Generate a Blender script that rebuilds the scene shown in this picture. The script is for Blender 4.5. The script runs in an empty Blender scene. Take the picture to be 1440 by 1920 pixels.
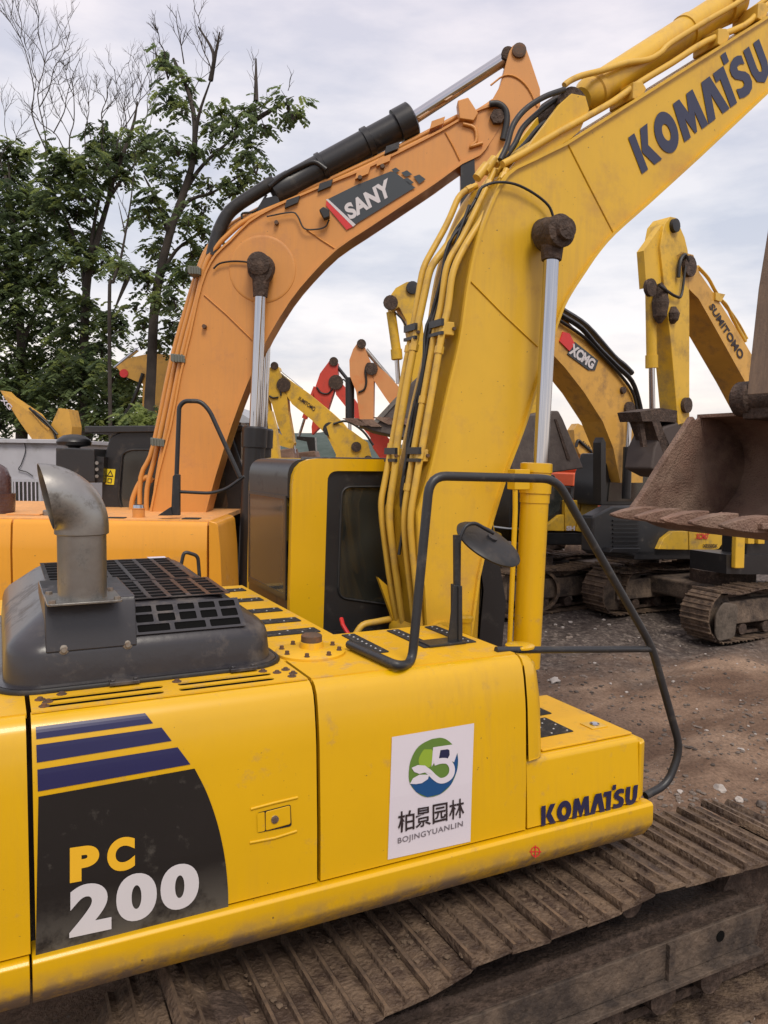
import bpy, bmesh, math, random
from mathutils import Vector, Matrix, noise
random.seed(7)
SC = bpy.context.scene
COL = SC.collection
# ------------------------------------------------------------------ camera
FPX = 1442.0
YAW, PITCH, ROLL = math.radians(63.3), math.radians(-3.97), math.radians(0.8)
CAM = Vector((0, 0, 3.05))
_f0 = Vector((math.cos(YAW), math.sin(YAW), 0))
_r0 = Vector((math.sin(YAW), -math.cos(YAW), 0))
CF = (_f0 * math.cos(PITCH) + Vector((0, 0, math.sin(PITCH)))).normalized()
_u0 = _r0.cross(CF)
CR = _r0 * math.cos(ROLL) + _u0 * math.sin(ROLL)
CU = _u0 * math.cos(ROLL) - _r0 * math.sin(ROLL)
cd = bpy.data.cameras.new('camera')
cd.sensor_fit = 'VERTICAL'
cd.sensor_height = 32
cd.lens = FPX / 1920 * 32
cd.clip_start = .05
cd.clip_end = 3000
co = bpy.data.objects.new('camera', cd)
COL.objects.link(co)
co.matrix_world = Matrix(((CR.x, CU.x, -CF.x, CAM.x), (CR.y, CU.y, -CF.y, CAM.y), (CR.z, CU.z, -CF.z, CAM.z), (0, 0, 0, 1)))
SC.camera = co
# ------------------------------------------------------------------ sky, sun, exposure
SUN_EL, SUN_AZ = math.radians(52), math.radians(-100)     # azimuth of the sun in the XY plane
W = bpy.data.worlds.new('World')
SC.world = W
W.use_nodes = True
nt = W.node_tree
nt.nodes.clear()
def N(t, typ, **kw):
    n = t.nodes.new(typ)
    for k, v in kw.items():
        if hasattr(n, k): setattr(n, k, v)
        else: n.inputs[k].default_value = v
    return n
out = N(nt, 'ShaderNodeOutputWorld')
sky = N(nt, 'ShaderNodeTexSky', sky_type='NISHITA', sun_disc=False, sun_elevation=SUN_EL, sun_rotation=math.radians(90) - SUN_AZ)
bgs = N(nt, 'ShaderNodeBackground'); bgs.inputs[1].default_value = .08
nt.links.new(sky.outputs[0], bgs.inputs[0])
tc = N(nt, 'ShaderNodeTexCoord')
sep = N(nt, 'ShaderNodeSeparateXYZ')
nt.links.new(tc.outputs['Generated'], sep.inputs[0])
grad = N(nt, 'ShaderNodeValToRGB')
cr = grad.color_ramp
stops = [(0.0, (.42, .36, .31)), (.02, (1.0, .88, .78)), (.09, (1.0, .92, .86)), (.17, (.86, .84, .86)), (.28, (.74, .75, .81)), (.42, (.78, .76, .82)), (.60, (.86, .78, .84)), (1.0, (.90, .85, .88))]
while len(cr.elements) < len(stops): cr.elements.new(.5)
for e, (p, c) in zip(cr.elements, stops):
    e.position = p; e.color = (*c, 1)
nt.links.new(sep.outputs[2], grad.inputs[0])
# cloud streaks: noise in (x/z, y/z)-like flattened coordinates
mp = N(nt, 'ShaderNodeMapping'); mp.inputs['Scale'].default_value = (1.5, 1.5, 5)
nt.links.new(tc.outputs['Generated'], mp.inputs[0])
nz = N(nt, 'ShaderNodeTexNoise'); nz.inputs['Scale'].default_value = 2.2; nz.inputs['Detail'].default_value = 7; nz.inputs['Roughness'].default_value = .55
nt.links.new(mp.outputs[0], nz.inputs['Vector'])
cl = N(nt, 'ShaderNodeValToRGB')
cl.color_ramp.elements[0].position = .40; cl.color_ramp.elements[0].color = (.74, .78, .85, 1)
cl.color_ramp.elements[1].position = .60; cl.color_ramp.elements[1].color = (1.10, 1.08, 1.05, 1)
nt.links.new(nz.outputs[0], cl.inputs[0])
mul = N(nt, 'ShaderNodeMixRGB', blend_type='MULTIPLY')
fd = N(nt, 'ShaderNodeMapRange'); fd.inputs[1].default_value = .05; fd.inputs[2].default_value = .5; fd.inputs[3].default_value = 1.0; fd.inputs[4].default_value = .75
nt.links.new(sep.outputs[2], fd.inputs[0]); nt.links.new(fd.outputs[0], mul.inputs[0])
nt.links.new(grad.outputs[0], mul.inputs[1]); nt.links.new(cl.outputs[0], mul.inputs[2])
bgc = N(nt, 'ShaderNodeBackground'); bgc.inputs[1].default_value = 1.0
nt.links.new(mul.outputs[0], bgc.inputs[0])
mixs = N(nt, 'ShaderNodeMixShader'); mixs.inputs[0].default_value = .93
nt.links.new(bgs.outputs[0], mixs.inputs[1]); nt.links.new(bgc.outputs[0], mixs.inputs[2])
nt.links.new(mixs.outputs[0], out.inputs[0])
sl = bpy.data.lights.new('sun', 'SUN'); sl.energy = 2.0; sl.angle = math.radians(22); sl.color = (1, .92, .80)
so = bpy.data.objects.new('sun', sl); COL.objects.link(so)
sd = Vector((math.cos(SUN_EL) * math.cos(SUN_AZ), math.cos(SUN_EL) * math.sin(SUN_AZ), math.sin(SUN_EL)))
so.rotation_euler = sd.to_track_quat('Z', 'Y').to_euler()
so.location = sd * 50
vs = SC.view_settings
vs.view_transform = 'Standard'; vs.look = 'None'; vs.exposure = 0.2; vs.gamma = 1; vs.use_curve_mapping = False

# ------------------------------------------------------------------ projection helpers (pixel of a known plane -> place)
def ray(px, py): return CF + CR * ((px - 720) / FPX) + CU * ((960 - py) / FPX)
def onplane(px, py, P, n):
    d = ray(px, py)
    return CAM + d * ((P - CAM).dot(n) / d.dot(n))
class Fr:
    """upright frame: a = along u, w = across (away), z up"""
    def __init__(s, D=0, px=720, head=0, O=None):
        s.O = Vector(O) if O else CAM + ray(px, 860) * D
        s.O = Vector((s.O.x, s.O.y, 0))
        h = math.radians(head)
        s.u = Vector((math.cos(h), math.sin(h), 0)); s.w = Vector((-math.sin(h), math.cos(h), 0)); s.h = h
    def P(s, a, w, z): return s.O + s.u * a + s.w * w + Vector((0, 0, z))
    def px(s, x, y, w=0):
        p = onplane(x, y, s.O + s.w * w, s.w) - s.O
        return (p.dot(s.u), p.z)
    def at(s, x, y, w=0): return onplane(x, y, s.O + s.w * w, s.w)
    def atz(s, x, y, z):
        p = onplane(x, y, Vector((0, 0, z)), Vector((0, 0, 1)))
        return ((p - s.O).dot(s.u), (p - s.O).dot(s.w))
# ------------------------------------------------------------------ geometry (all in world coordinates: (verts, faces))
def join(*gs):
    V, F = [], []
    for v, f in gs:
        k = len(V); V += v; F += [tuple(i + k for i in q) for q in f]
    return V, F
def prism(fr, pts, w0, w1):
    n = len(pts)
    ar = sum(pts[i][0] * pts[(i + 1) % n][1] - pts[(i + 1) % n][0] * pts[i][1] for i in range(n))
    if (ar < 0) ^ (w1 < w0): pts = pts[::-1]
    V = [fr.P(a, w0, z) for a, z in pts] + [fr.P(a, w1, z) for a, z in pts]
    F = [tuple(range(n)), tuple(range(2 * n - 1, n - 1, -1))]
    F += [((i + 1) % n, i, n + i, n + (i + 1) % n) for i in range(n)]
    return V, F
def ppx(fr, pxs, w0, w1): return prism(fr, [fr.px(x, y, w0) for x, y in pxs], w0, w1)
def box(fr, a0, a1, w0, w1, z0, z1):
    return prism(fr, [(a0, z0), (a1, z0), (a1, z1), (a0, z1)], min(w0, w1), max(w0, w1))
def plan(fr, pts, z0, z1):
    n = len(pts)
    ar = sum(pts[i][0] * pts[(i + 1) % n][1] - pts[(i + 1) % n][0] * pts[i][1] for i in range(n))
    if ar < 0: pts = pts[::-1]
    V = [fr.P(a, w, z0) for a, w in pts] + [fr.P(a, w, z1) for a, w in pts]
    F = [tuple(range(n - 1, -1, -1)), tuple(range(n, 2 * n))] + [(i, (i + 1) % n, n + (i + 1) % n, n + i) for i in range(n)]
    return V, F
def extr(fr, prof, a0, a1):
    """profile in (w, z) run along a"""
    n = len(prof)
    ar = sum(prof[i][0] * prof[(i + 1) % n][1] - prof[(i + 1) % n][0] * prof[i][1] for i in range(n))
    if ar < 0: prof = prof[::-1]
    V = [fr.P(a0, w, z) for w, z in prof] + [fr.P(a1, w, z) for w, z in prof]
    F = [tuple(range(n - 1, -1, -1)), tuple(range(n, 2 * n))] + [(i, (i + 1) % n, n + (i + 1) % n, n + i) for i in range(n)]
    return V, F
def rnd(pts, r, n=5):
    """round the corners of a 2-D polygon; r = number or list"""
    out = []
    m = len(pts)
    for i in range(m):
        rr = r[i] if isinstance(r, (list, tuple)) else r
        p = Vector(pts[i][:2]); a = Vector(pts[i - 1][:2]) - p; b = Vector(pts[(i + 1) % m][:2]) - p
        if rr <= 0: out.append(tuple(p)); continue
        rr = min(rr, a.length * .49, b.length * .49)
        A = p + a.normalized() * rr; B = p + b.normalized() * rr
        for k in range(n + 1):
            t = k / n
            q = A * (1 - t) ** 2 + p * 2 * t * (1 - t) + B * t * t
            out.append(tuple(q))
    return out
def cat(pts, k=6):
    pts = [Vector(p) for p in pts]
    if len(pts) < 3 or k < 2: return pts
    P = [pts[0] * 2 - pts[1]] + pts + [pts[-1] * 2 - pts[-2]]
    out = []
    for i in range(1, len(P) - 2):
        a, b, c, d = P[i - 1], P[i], P[i + 1], P[i + 2]
        for j in range(k):
            t = j / k
            out.append(.5 * ((2 * b) + (c - a) * t + (2 * a - 5 * b + 4 * c - d) * t * t + (3 * b - a - 3 * c + d) * t ** 3))
    out.append(pts[-1])
    return out
def rndline(pts, r, n=5):
    """3-D polyline with filleted bends"""
    pts = [Vector(p) for p in pts]
    out = [pts[0]]
    for i in range(1, len(pts) - 1):
        p = pts[i]; a = pts[i - 1] - p; b = pts[i + 1] - p
        rr = min(r, a.length * .45, b.length * .45)
        A = p + a.normalized() * rr; B = p + b.normalized() * rr
        for k in range(n + 1):
            t = k / n
            out.append(A * (1 - t) ** 2 + p * 2 * t * (1 - t) + B * t * t)
    out.append(pts[-1])
    return out
def tube(pts, r, n=8, caps=True):
    pts = [Vector(p) for p in pts]
    m = len(pts)
    R = r if isinstance(r, (list, tuple)) else [r] * m
    if len(R) != m: R = [R[0] + (R[-1] - R[0]) * i / (m - 1) for i in range(m)]
    V, F = [], []
    t0 = (pts[1] - pts[0]).normalized()
    up = Vector((0, 0, 1)) if abs(t0.z) < .9 else Vector((1, 0, 0))
    x = t0.cross(up).normalized()
    for i, p in enumerate(pts):
        a = pts[max(i - 1, 0)]; b = pts[min(i + 1, m - 1)]
        t = (b - a)
        t = t.normalized() if t.length > 1e-9 else t0
        x = (x - t * x.dot(t)).normalized(); y = t.cross(x)
        for k in range(n):
            an = 2 * math.pi * k / n
            V.append(p + (x * math.cos(an) + y * math.sin(an)) * R[i])
    for i in range(m - 1):
        for k in range(n):
            k2 = (k + 1) % n
            F.append((i * n + k, i * n + k2, (i + 1) * n + k2, (i + 1) * n + k))
    if caps:
        F.append(tuple(range(n - 1, -1, -1))); F.append(tuple((m - 1) * n + k for k in range(n)))
    return V, F
def cyl(p0, p1, r, n=16): return tube([p0, p1], r, n)
def lathe(p0, ax, prof, n=20):
    """prof: list of (distance along ax, radius)"""
    p0 = Vector(p0); ax = Vector(ax).normalized()
    V, F = [], []
    up = Vector((0, 0, 1)) if abs(ax.z) < .9 else Vector((1, 0, 0))
    x = ax.cross(up).normalized(); y = ax.cross(x)
    for d, r in prof:
        for k in range(n):
            an = 2 * math.pi * k / n
            V.append(p0 + ax * d + (x * math.cos(an) + y * math.sin(an)) * r)
    for i in range(len(prof) - 1):
        for k in range(n):
            k2 = (k + 1) % n
            F.append((i * n + k, i * n + k2, (i + 1) * n + k2, (i + 1) * n + k))
    F.append(tuple(range(n - 1, -1, -1))); F.append(tuple((len(prof) - 1) * n + k for k in range(n)))
    return V, F
def band(fr, pts, th, w0, w1):
    """plate that follows a polyline of (a, z), th thick to its right"""
    pts = [Vector(p) for p in pts]
    off = []
    for i, p in enumerate(pts):
        t = (pts[min(i + 1, len(pts) - 1)] - pts[max(i - 1, 0)]).normalized()
        off.append(p + Vector((t.y, -t.x)) * th)
    n = len(pts)
    V = []
    for q in (pts, off):
        for w in (w0, w1): V += [fr.P(a, w, z) for a, z in q]
    F = []
    for i in range(n - 1):
        F += [(i, i + 1, n + i + 1, n + i), (2 * n + i, 3 * n + i, 3 * n + i + 1, 2 * n + i + 1),
              (i, 2 * n + i, 2 * n + i + 1, i + 1), (n + i, n + i + 1, 3 * n + i + 1, 3 * n + i)]
    F += [(0, n, 3 * n, 2 * n), (n - 1, 3 * n - 1, 4 * n - 1, 2 * n - 1)]
    return V, F
# flat shapes with holes, letters
def flat(loops, depth=0):
    c = bpy.data.curves.new('shape_tmp', 'CURVE'); c.dimensions = '2D'; c.fill_mode = 'BOTH'
    c.extrude = depth / 2
    for lp in loops:
        s = c.splines.new('POLY'); s.points.add(len(lp) - 1); s.use_cyclic_u = True
        for i, p in enumerate(lp): s.points[i].co = (p[0], p[1], 0, 1)
    return _tomesh(c)
def _tomesh(c):
    o = bpy.data.objects.new('shape_tmp', c); COL.objects.link(o)
    bpy.context.view_layer.update()
    m = bpy.data.meshes.new_from_object(o.evaluated_get(bpy.context.evaluated_depsgraph_get()))
    V = [tuple(v.co) for v in m.vertices]; F = [tuple(p.vertices) for p in m.polygons]
    bpy.data.objects.remove(o); bpy.data.curves.remove(c); bpy.data.meshes.remove(m)
    return V, F
def text(s, bold=.0, shear=0, space=1.0, xs=1.0):
    """text fitted to the unit square width; returns mesh and aspect"""
    c = bpy.data.curves.new('shape_tmp', 'FONT'); c.body = s; c.offset = bold; c.shear = shear; c.space_character = space
    c.resolution_u = 8
    V, F = _tomesh(c)
    x0 = min(v[0] for v in V); x1 = max(v[0] for v in V); y0 = min(v[1] for v in V); y1 = max(v[1] for v in V)
    return [((v[0] - x0) / (x1 - x0), (v[1] - y0) / (y1 - y0), 0) for v in V], F
def ell(cx, cy, rx, ry, n=28, a0=0, a1=360):
    full = abs(a1 - a0) >= 360
    return [(cx + rx * math.cos(math.radians(a0 + (a1 - a0) * k / (n if full else n - 1))), cy + ry * math.sin(math.radians(a0 + (a1 - a0) * k / (n if full else n - 1)))) for k in range(n)]
def stroke(pts, th):
    P = [Vector(p) for p in pts]; L, R = [], []
    T = th if isinstance(th, (list, tuple)) else [th] * len(P)
    for i, p in enumerate(P):
        t = (P[min(i + 1, len(P) - 1)] - P[max(i - 1, 0)]).normalized(); nn = Vector((-t.y, t.x)) * T[i] / 2
        L.append(tuple(p + nn)); R.append(tuple(p - nn))
    return L + R[::-1]
def heavy_word():
    """K O M A T S U in heavy condensed letters, the T with its raised square"""
    W_ = []
    x = 0
    g = .07
    W_ += [[(x, 0), (x + .29, 0), (x + .29, 1), (x, 1)], [(x + .33, .5), (x + .57, 1), (x + .92, 1), (x + .64, .52), (x + .96, 0), (x + .6, 0), (x + .33, .44)]]
    x += .96 + g
    W_ += [ell(x + .47, .5, .47, .53), ell(x + .47, .5, .16, .22)[::-1]]
    x += .94 + g
    W_ += [[(x, 0), (x + .1, 1), (x + .4, 1), (x + .57, .55), (x + .74, 1), (x + 1.04, 1), (x + 1.14, 0), (x + .84, 0), (x + .8, .5), (x + .62, .02), (x + .52, .02), (x + .34, .5), (x + .3, 0)]]
    x += 1.14 + g * .3
    W_ += [[(x, 0), (x + .3, 1), (x + .7, 1), (x + 1.0, 0), (x + .67, 0), (x + .5, .6), (x + .33, 0)]]
    x += .86
    W_ += [[(x, .76), (x, 1), (x + .5, 1), (x + .5, 0), (x + .2, 0), (x + .2, .76)], [(x + .54, 1.0), (x + .78, 1.0), (x + .78, 1.26), (x + .54, 1.26)]]
    x += .62 + g * .6
    S = [(.66, .93), (.5, .99), (.34, 1.0), (.16, .95), (.03, .82), (.02, .66), (.1, .53), (.26, .44), (.36, .38), (.38, .3), (.32, .25), (.2, .24), (.0, .3), (.0, .05), (.2, 0), (.42, .0), (.6, .07), (.7, .22), (.69, .4), (.58, .53), (.44, .6), (.33, .67), (.33, .74), (.4, .77), (.52, .76), (.66, .7)]
    W_ += [[(x + a, b) for a, b in S]]
    x += .72 + g
    U = [(x + .14, 1), (x + .14, .7), (x + .14, .4), (x + .2, .22), (x + .38, .13), (x + .56, .22), (x + .62, .4), (x + .62, .7), (x + .62, 1)]
    W_ += [stroke(U, .28)]
    x += .78
    V, F = flat(W_)
    return [(v[0] / x, v[1], 0) for v in V], F
def quadmap(g, q, fn):
    """unit-square shape -> pixels of the quad q (tl, tr, br, bl) -> fn(px, py)"""
    V, F = g
    o = []
    for v in V:
        u, t = v[0], v[1]
        top = (q[0][0] + (q[1][0] - q[0][0]) * u, q[0][1] + (q[1][1] - q[0][1]) * u)
        bot = (q[3][0] + (q[2][0] - q[3][0]) * u, q[3][1] + (q[2][1] - q[3][1]) * u)
        o.append(fn(bot[0] + (top[0] - bot[0]) * t, bot[1] + (top[1] - bot[1]) * t))
    return o, F
# ------------------------------------------------------------------ objects
def mkobj(name, g, mat, inv, bevel=0, smooth=None, seg=2):
    V, F = g
    me = bpy.data.meshes.new(name)
    me.from_pydata([inv @ Vector(v) for v in V], [], F)
    me.update()
    bm = bmesh.new(); bm.from_mesh(me)
    bmesh.ops.recalc_face_normals(bm, faces=bm.faces)
    bm.to_mesh(me); bm.free()
    if mat: me.materials.append(mat)
    if smooth is not None:
        for p in me.polygons: p.use_smooth = True
        me.set_sharp_from_angle(angle=math.radians(smooth))
    o = bpy.data.objects.new(name, me)
    if bevel:
        md = o.modifiers.new('bevel', 'BEVEL'); md.width = bevel; md.segments = seg; md.limit_method = 'ANGLE'; md.angle_limit = math.radians(35); md.harden_normals = True
        for p in me.polygons: p.use_smooth = True
        me.set_sharp_from_angle(angle=math.radians(38))
    return o
class Thing:
    def __init__(s, name, label, catg, loc, rz=0, group=None):
        s.M = Matrix.Translation(Vector(loc)) @ Matrix.Rotation(rz, 4, 'Z')
        s.inv = s.M.inverted()
        s.e = bpy.data.objects.new(name, None); s.e.empty_display_size = .3
        s.e.location = loc; s.e.rotation_euler = (0, 0, rz)
        s.e['label'] = label; s.e['category'] = catg
        if group: s.e['group'] = group
        COL.objects.link(s.e)
    def add(s, name, g, mat, parent=None, label=None, kind=None, **kw):
        o = mkobj(name, g, mat, s.inv, **kw)
        COL.objects.link(o); o.parent = parent or s.e
        if label: o['label'] = label
        if kind: o['kind'] = kind
        return o
def single(name, g, mat, label=None, catg=None, kind=None, group=None, loc=(0, 0, 0), **kw):
    o = mkobj(name, g, mat, Matrix.Translation(-Vector(loc)), **kw)
    o.location = loc; COL.objects.link(o)
    if label: o['label'] = label
    if catg: o['category'] = catg
    if kind: o['kind'] = kind
    if group: o['group'] = group
    return o
# ------------------------------------------------------------------ materials
MATS = {}
def mat(name, col, rough=.5, metal=0, spec=.5, coat=0, dirt=None, damt=.0, dscale=3, bump=0, bscale=20, alpha=1, low=None, var=.06, streak=0, detail=6, grime=0):
    """paint or metal: base colour with slight variation, dirt patches of their own, fine relief"""
    if name in MATS: return MATS[name]
    m = bpy.data.materials.new(name); m.use_nodes = True
    t = m.node_tree; b = t.nodes['Principled BSDF']
    b.inputs['Roughness'].default_value = rough; b.inputs['Metallic'].default_value = metal
    b.inputs['Specular IOR Level'].default_value = spec; b.inputs['Coat Weight'].default_value = coat; b.inputs['Coat Roughness'].default_value = .12
    b.inputs['Alpha'].default_value = alpha
    g = N(t, 'ShaderNodeNewGeometry')
    n1 = N(t, 'ShaderNodeTexNoise'); n1.inputs['Scale'].default_value = 1.3; n1.inputs['Detail'].default_value = detail; n1.inputs['Roughness'].default_value = .65
    t.links.new(g.outputs['Position'], n1.inputs['Vector'])
    r1 = N(t, 'ShaderNodeValToRGB')
    r1.color_ramp.elements[0].position = .3; r1.color_ramp.elements[1].position = .7
    r1.color_ramp.elements[0].color = (*[max(0, c * (1 - var * 2)) for c in col], 1); r1.color_ramp.elements[1].color = (*[min(1, c * (1 + var)) for c in col], 1)
    t.links.new(n1.outputs[0], r1.inputs[0])
    cur = r1.outputs[0]
    if dirt:
        n2 = N(t, 'ShaderNodeTexNoise'); n2.inputs['Scale'].default_value = dscale; n2.inputs['Detail'].default_value = 9; n2.inputs['Roughness'].default_value = .7
        if streak:
            mp = N(t, 'ShaderNodeMapping'); mp.inputs['Scale'].default_value = (streak, streak, 1)
            t.links.new(g.outputs['Position'], mp.inputs[0]); t.links.new(mp.outputs[0], n2.inputs['Vector'])
        else: t.links.new(g.outputs['Position'], n2.inputs['Vector'])
        r2 = N(t, 'ShaderNodeValToRGB')
        r2.color_ramp.elements[0].position = max(0, .62 - damt * .5); r2.color_ramp.elements[1].position = min(1, .82 - damt * .4)
        r2.color_ramp.elements[0].color = (0, 0, 0, 1); r2.color_ramp.elements[1].color = (1, 1, 1, 1)
        t.links.new(n2.outputs[0], r2.inputs[0])
        fac = r2.outputs[0]
        if low:      # dried mud that reaches up from the lower edge: (z of full mud, z of none)
            sp = N(t, 'ShaderNodeSeparateXYZ'); t.links.new(g.outputs['Position'], sp.inputs[0])
            mr = N(t, 'ShaderNodeMapRange'); mr.inputs[1].default_value = low[0]; mr.inputs[2].default_value = low[1]; mr.inputs[3].default_value = 1; mr.inputs[4].default_value = 0
            t.links.new(sp.outputs[2], mr.inputs[0])
            n3 = N(t, 'ShaderNodeMath', operation='MULTIPLY'); t.links.new(mr.outputs[0], n3.inputs[0])
            mr2 = N(t, 'ShaderNodeMapRange'); mr2.inputs[1].default_value = .36; mr2.inputs[2].default_value = .54
            t.links.new(n2.outputs[0], mr2.inputs[0]); t.links.new(mr2.outputs[0], n3.inputs[1])
            mx = N(t, 'ShaderNodeMath', operation='MAXIMUM'); t.links.new(fac, mx.inputs[0]); t.links.new(n3.outputs[0], mx.inputs[1]); fac = mx.outputs[0]
        mix = N(t, 'ShaderNodeMixRGB'); mix.inputs[2].default_value = (*dirt, 1)
        t.links.new(fac, mix.inputs[0]); t.links.new(cur, mix.inputs[1]); cur = mix.outputs[0]
        mr3 = N(t, 'ShaderNodeMapRange'); mr3.inputs[3].default_value = rough; mr3.inputs[4].default_value = max(rough, .85)
        t.links.new(fac, mr3.inputs[0]); t.links.new(mr3.outputs[0], b.inputs['Roughness'])
    if grime:     # thin vertical runs of road film and small chips
        mp5 = N(t, 'ShaderNodeMapping'); mp5.inputs['Scale'].default_value = (9, 9, .7)
        t.links.new(g.outputs['Position'], mp5.inputs[0])
        n5 = N(t, 'ShaderNodeTexNoise'); n5.inputs['Scale'].default_value = 2.5; n5.inputs['Detail'].default_value = 6; n5.inputs['Roughness'].default_value = .7
        t.links.new(mp5.outputs[0], n5.inputs['Vector'])
        n6 = N(t, 'ShaderNodeTexNoise'); n6.inputs['Scale'].default_value = .9; n6.inputs['Detail'].default_value = 3
        t.links.new(g.outputs['Position'], n6.inputs['Vector'])
        m5 = N(t, 'ShaderNodeMapRange'); m5.inputs[1].default_value = .45; m5.inputs[2].default_value = .75; t.links.new(n5.outputs[0], m5.inputs[0])
        m6 = N(t, 'ShaderNodeMapRange'); m6.inputs[1].default_value = .4; m6.inputs[2].default_value = .65; m6.inputs[4].default_value = grime * 2.2; t.links.new(n6.outputs[0], m6.inputs[0])
        k5 = N(t, 'ShaderNodeMath', operation='MULTIPLY'); t.links.new(m5.outputs[0], k5.inputs[0]); t.links.new(m6.outputs[0], k5.inputs[1])
        x5 = N(t, 'ShaderNodeMixRGB'); x5.inputs[2].default_value = (col[0] * .55 + .06, col[1] * .5 + .05, col[2] * .6 + .04, 1)
        t.links.new(k5.outputs[0], x5.inputs[0]); t.links.new(cur, x5.inputs[1])
        n7 = N(t, 'ShaderNodeTexNoise'); n7.inputs['Scale'].default_value = 38; n7.inputs['Detail'].default_value = 3; t.links.new(g.outputs['Position'], n7.inputs['Vector'])
        m7 = N(t, 'ShaderNodeMapRange'); m7.inputs[1].default_value = .735; m7.inputs[2].default_value = .76; m7.inputs[4].default_value = .8; t.links.new(n7.outputs[0], m7.inputs[0])
        x7 = N(t, 'ShaderNodeMixRGB'); x7.inputs[2].default_value = (.10, .06, .03, 1)
        t.links.new(m7.outputs[0], x7.inputs[0]); t.links.new(x5.outputs[0], x7.inputs[1]); cur = x7.outputs[0]
    t.links.new(cur, b.inputs['Base Color'])
    if bump:
        n4 = N(t, 'ShaderNodeTexNoise'); n4.inputs['Scale'].default_value = bscale; n4.inputs['Detail'].default_value = 5
        t.links.new(g.outputs['Position'], n4.inputs['Vector'])
        bp = N(t, 'ShaderNodeBump'); bp.inputs['Strength'].default_value = bump; bp.inputs['Distance'].default_value = .02
        t.links.new(n4.outputs[0], bp.inputs['Height']); t.links.new(bp.outputs[0], b.inputs['Normal'])
    MATS[name] = m
    return m
mud = (.115, .075, .05); dust = (.30, .22, .14)
YEL = mat('yellow_paint', (.66, .378, .001), .33, coat=.35, dirt=(.36, .22, .07), damt=.05, dscale=6, bump=.04, bscale=2.5, var=.03, grime=.16)
YSK = mat('yellow_skirt_paint', (.66, .378, .001), .38, coat=.25, dirt=(.19, .13, .08), damt=.08, dscale=4, low=(1.11, 1.21), bump=.04, bscale=4, var=.03, grime=.2)
YTOP = mat('yellow_deck_paint', (.73, .405, .012), .5, dirt=(.42, .27, .12), damt=.2, dscale=9, bump=.05, bscale=60, var=.05)
YBM = mat('yellow_boom_paint', (.67, .40, .022), .42, coat=.12, dirt=(.46, .26, .07), damt=.2, dscale=2, bump=.04, bscale=4, var=.05, grime=.22)
YPIPE = mat('yellow_pipe_paint', (.64, .39, .05), .45, dirt=(.36, .23, .08), damt=.2, dscale=7, var=.06)
ORA = mat('orange_paint', (.62, .27, .06), .42, coat=.15, dirt=(.45, .2, .08), damt=.12, dscale=2, var=.04, grime=.15)
ORH = mat('orange_house_paint', (.80, .35, .025), .38, coat=.2, dirt=(.5, .25, .06), damt=.04, dscale=4, var=.03, grime=.1)
ORT = mat('orange_deck_paint', (.8, .38, .12), .55, dirt=(.5, .3, .16), damt=.3, dscale=14)
BLK = mat('black_paint', (.022, .023, .026), .42, dirt=(.1, .085, .07), damt=.12, dscale=8, bump=.05, bscale=40)
BLKM = mat('black_satin_paint', (.016, .016, .018), .35, dirt=(.07, .06, .05), damt=.1, dscale=6)
HOOD = mat('grey_hood_paint', (.027, .025, .029), .30, spec=.6, dirt=(.12, .10, .085), damt=.16, dscale=5, bump=.05, bscale=25)
HOLE = mat('soot_and_shade_black', (.004, .004, .004), .9, spec=.1)  # near-black for exhaust soot and for shade painted inside openings
GLS = mat('tinted_glass', (.012, .015, .014), .06, spec=.9, alpha=.72, coat=.5)
GLSD = mat('dark_glass', (.05, .055, .05), .06, spec=1.0, coat=.8, alpha=.72, var=.5, detail=2)
INT = mat('cab_interior', (.05, .045, .04), .8)
CHR = mat('chrome', (.5, .5, .53), .08, metal=1, var=.02)
STL = mat('exhaust_steel', (.34, .33, .31), .33, metal=.85, dirt=(.04, .03, .022), damt=.16, dscale=8, bump=.12, bscale=9, var=.2)
BOLT = mat('bolt_steel', (.28, .25, .21), .45, metal=.7, dirt=(.2, .1, .05), damt=.3, dscale=30)
RUST = mat('rusty_bolt', (.10, .065, .045), .7, metal=.2, dirt=(.2, .09, .04), damt=.3, dscale=30)
GRIP = mat('antislip_black', (.022, .022, .024), .85, dirt=(.12, .1, .08), damt=.2, dscale=18, bump=.6, bscale=300)
STUD = mat('stud_pale', (.4, .4, .4), .5)
RUB = mat('rubber_black', (.015, .015, .016), .5, dirt=(.06, .05, .045), damt=.2, dscale=10)
GRM = mat('greasy_mud_and_shade', (.045, .028, .02), .8, dirt=(.12, .08, .06), damt=.3, dscale=14, bump=1.0, bscale=40)  # greasy mud; on the track frame its dark tone also paints shade
NAVY = mat('navy_print', (.014, .016, .06), .4, var=.02)
NAVYD = mat('navy_lettering', (.03, .035, .075), .5, var=.03)
BLUE = mat('blue_print', (.014, .015, .075), .35, var=.04)
BPR = mat('black_print', (.013, .012, .012), .32, dirt=(.09, .08, .065), damt=.05, dscale=9, low=(1.2, 1.45))
WPR = mat('white_print', (.58, .56, .58), .5, var=.02)
YPR = mat('yellow_print', (.75, .42, .02), .4, var=.01)
STK = mat('sticker_white', (.62, .58, .64), .55, var=.02)
REDP = mat('red_print', (.6, .03, .03), .4)
GREYP = mat('grey_print', (.16, .14, .16), .6)
SHOE = mat('track_shoe_steel', (.06, .038, .027), .6, metal=.1, dirt=(.19, .13, .085), damt=.42, dscale=7, bump=.9, bscale=45, var=.25)
FRM = mat('track_frame_mud', (.16, .115, .082), .8, dirt=(.035, .025, .02), damt=.5, dscale=3.5, bump=.8, bscale=30, var=.25)
BKT = mat('bucket_rusty_steel', (.22, .13, .095), .72, metal=.05, dirt=(.29, .2, .15), damt=.4, dscale=2.2, bump=1.0, bscale=60, var=.35)
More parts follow.
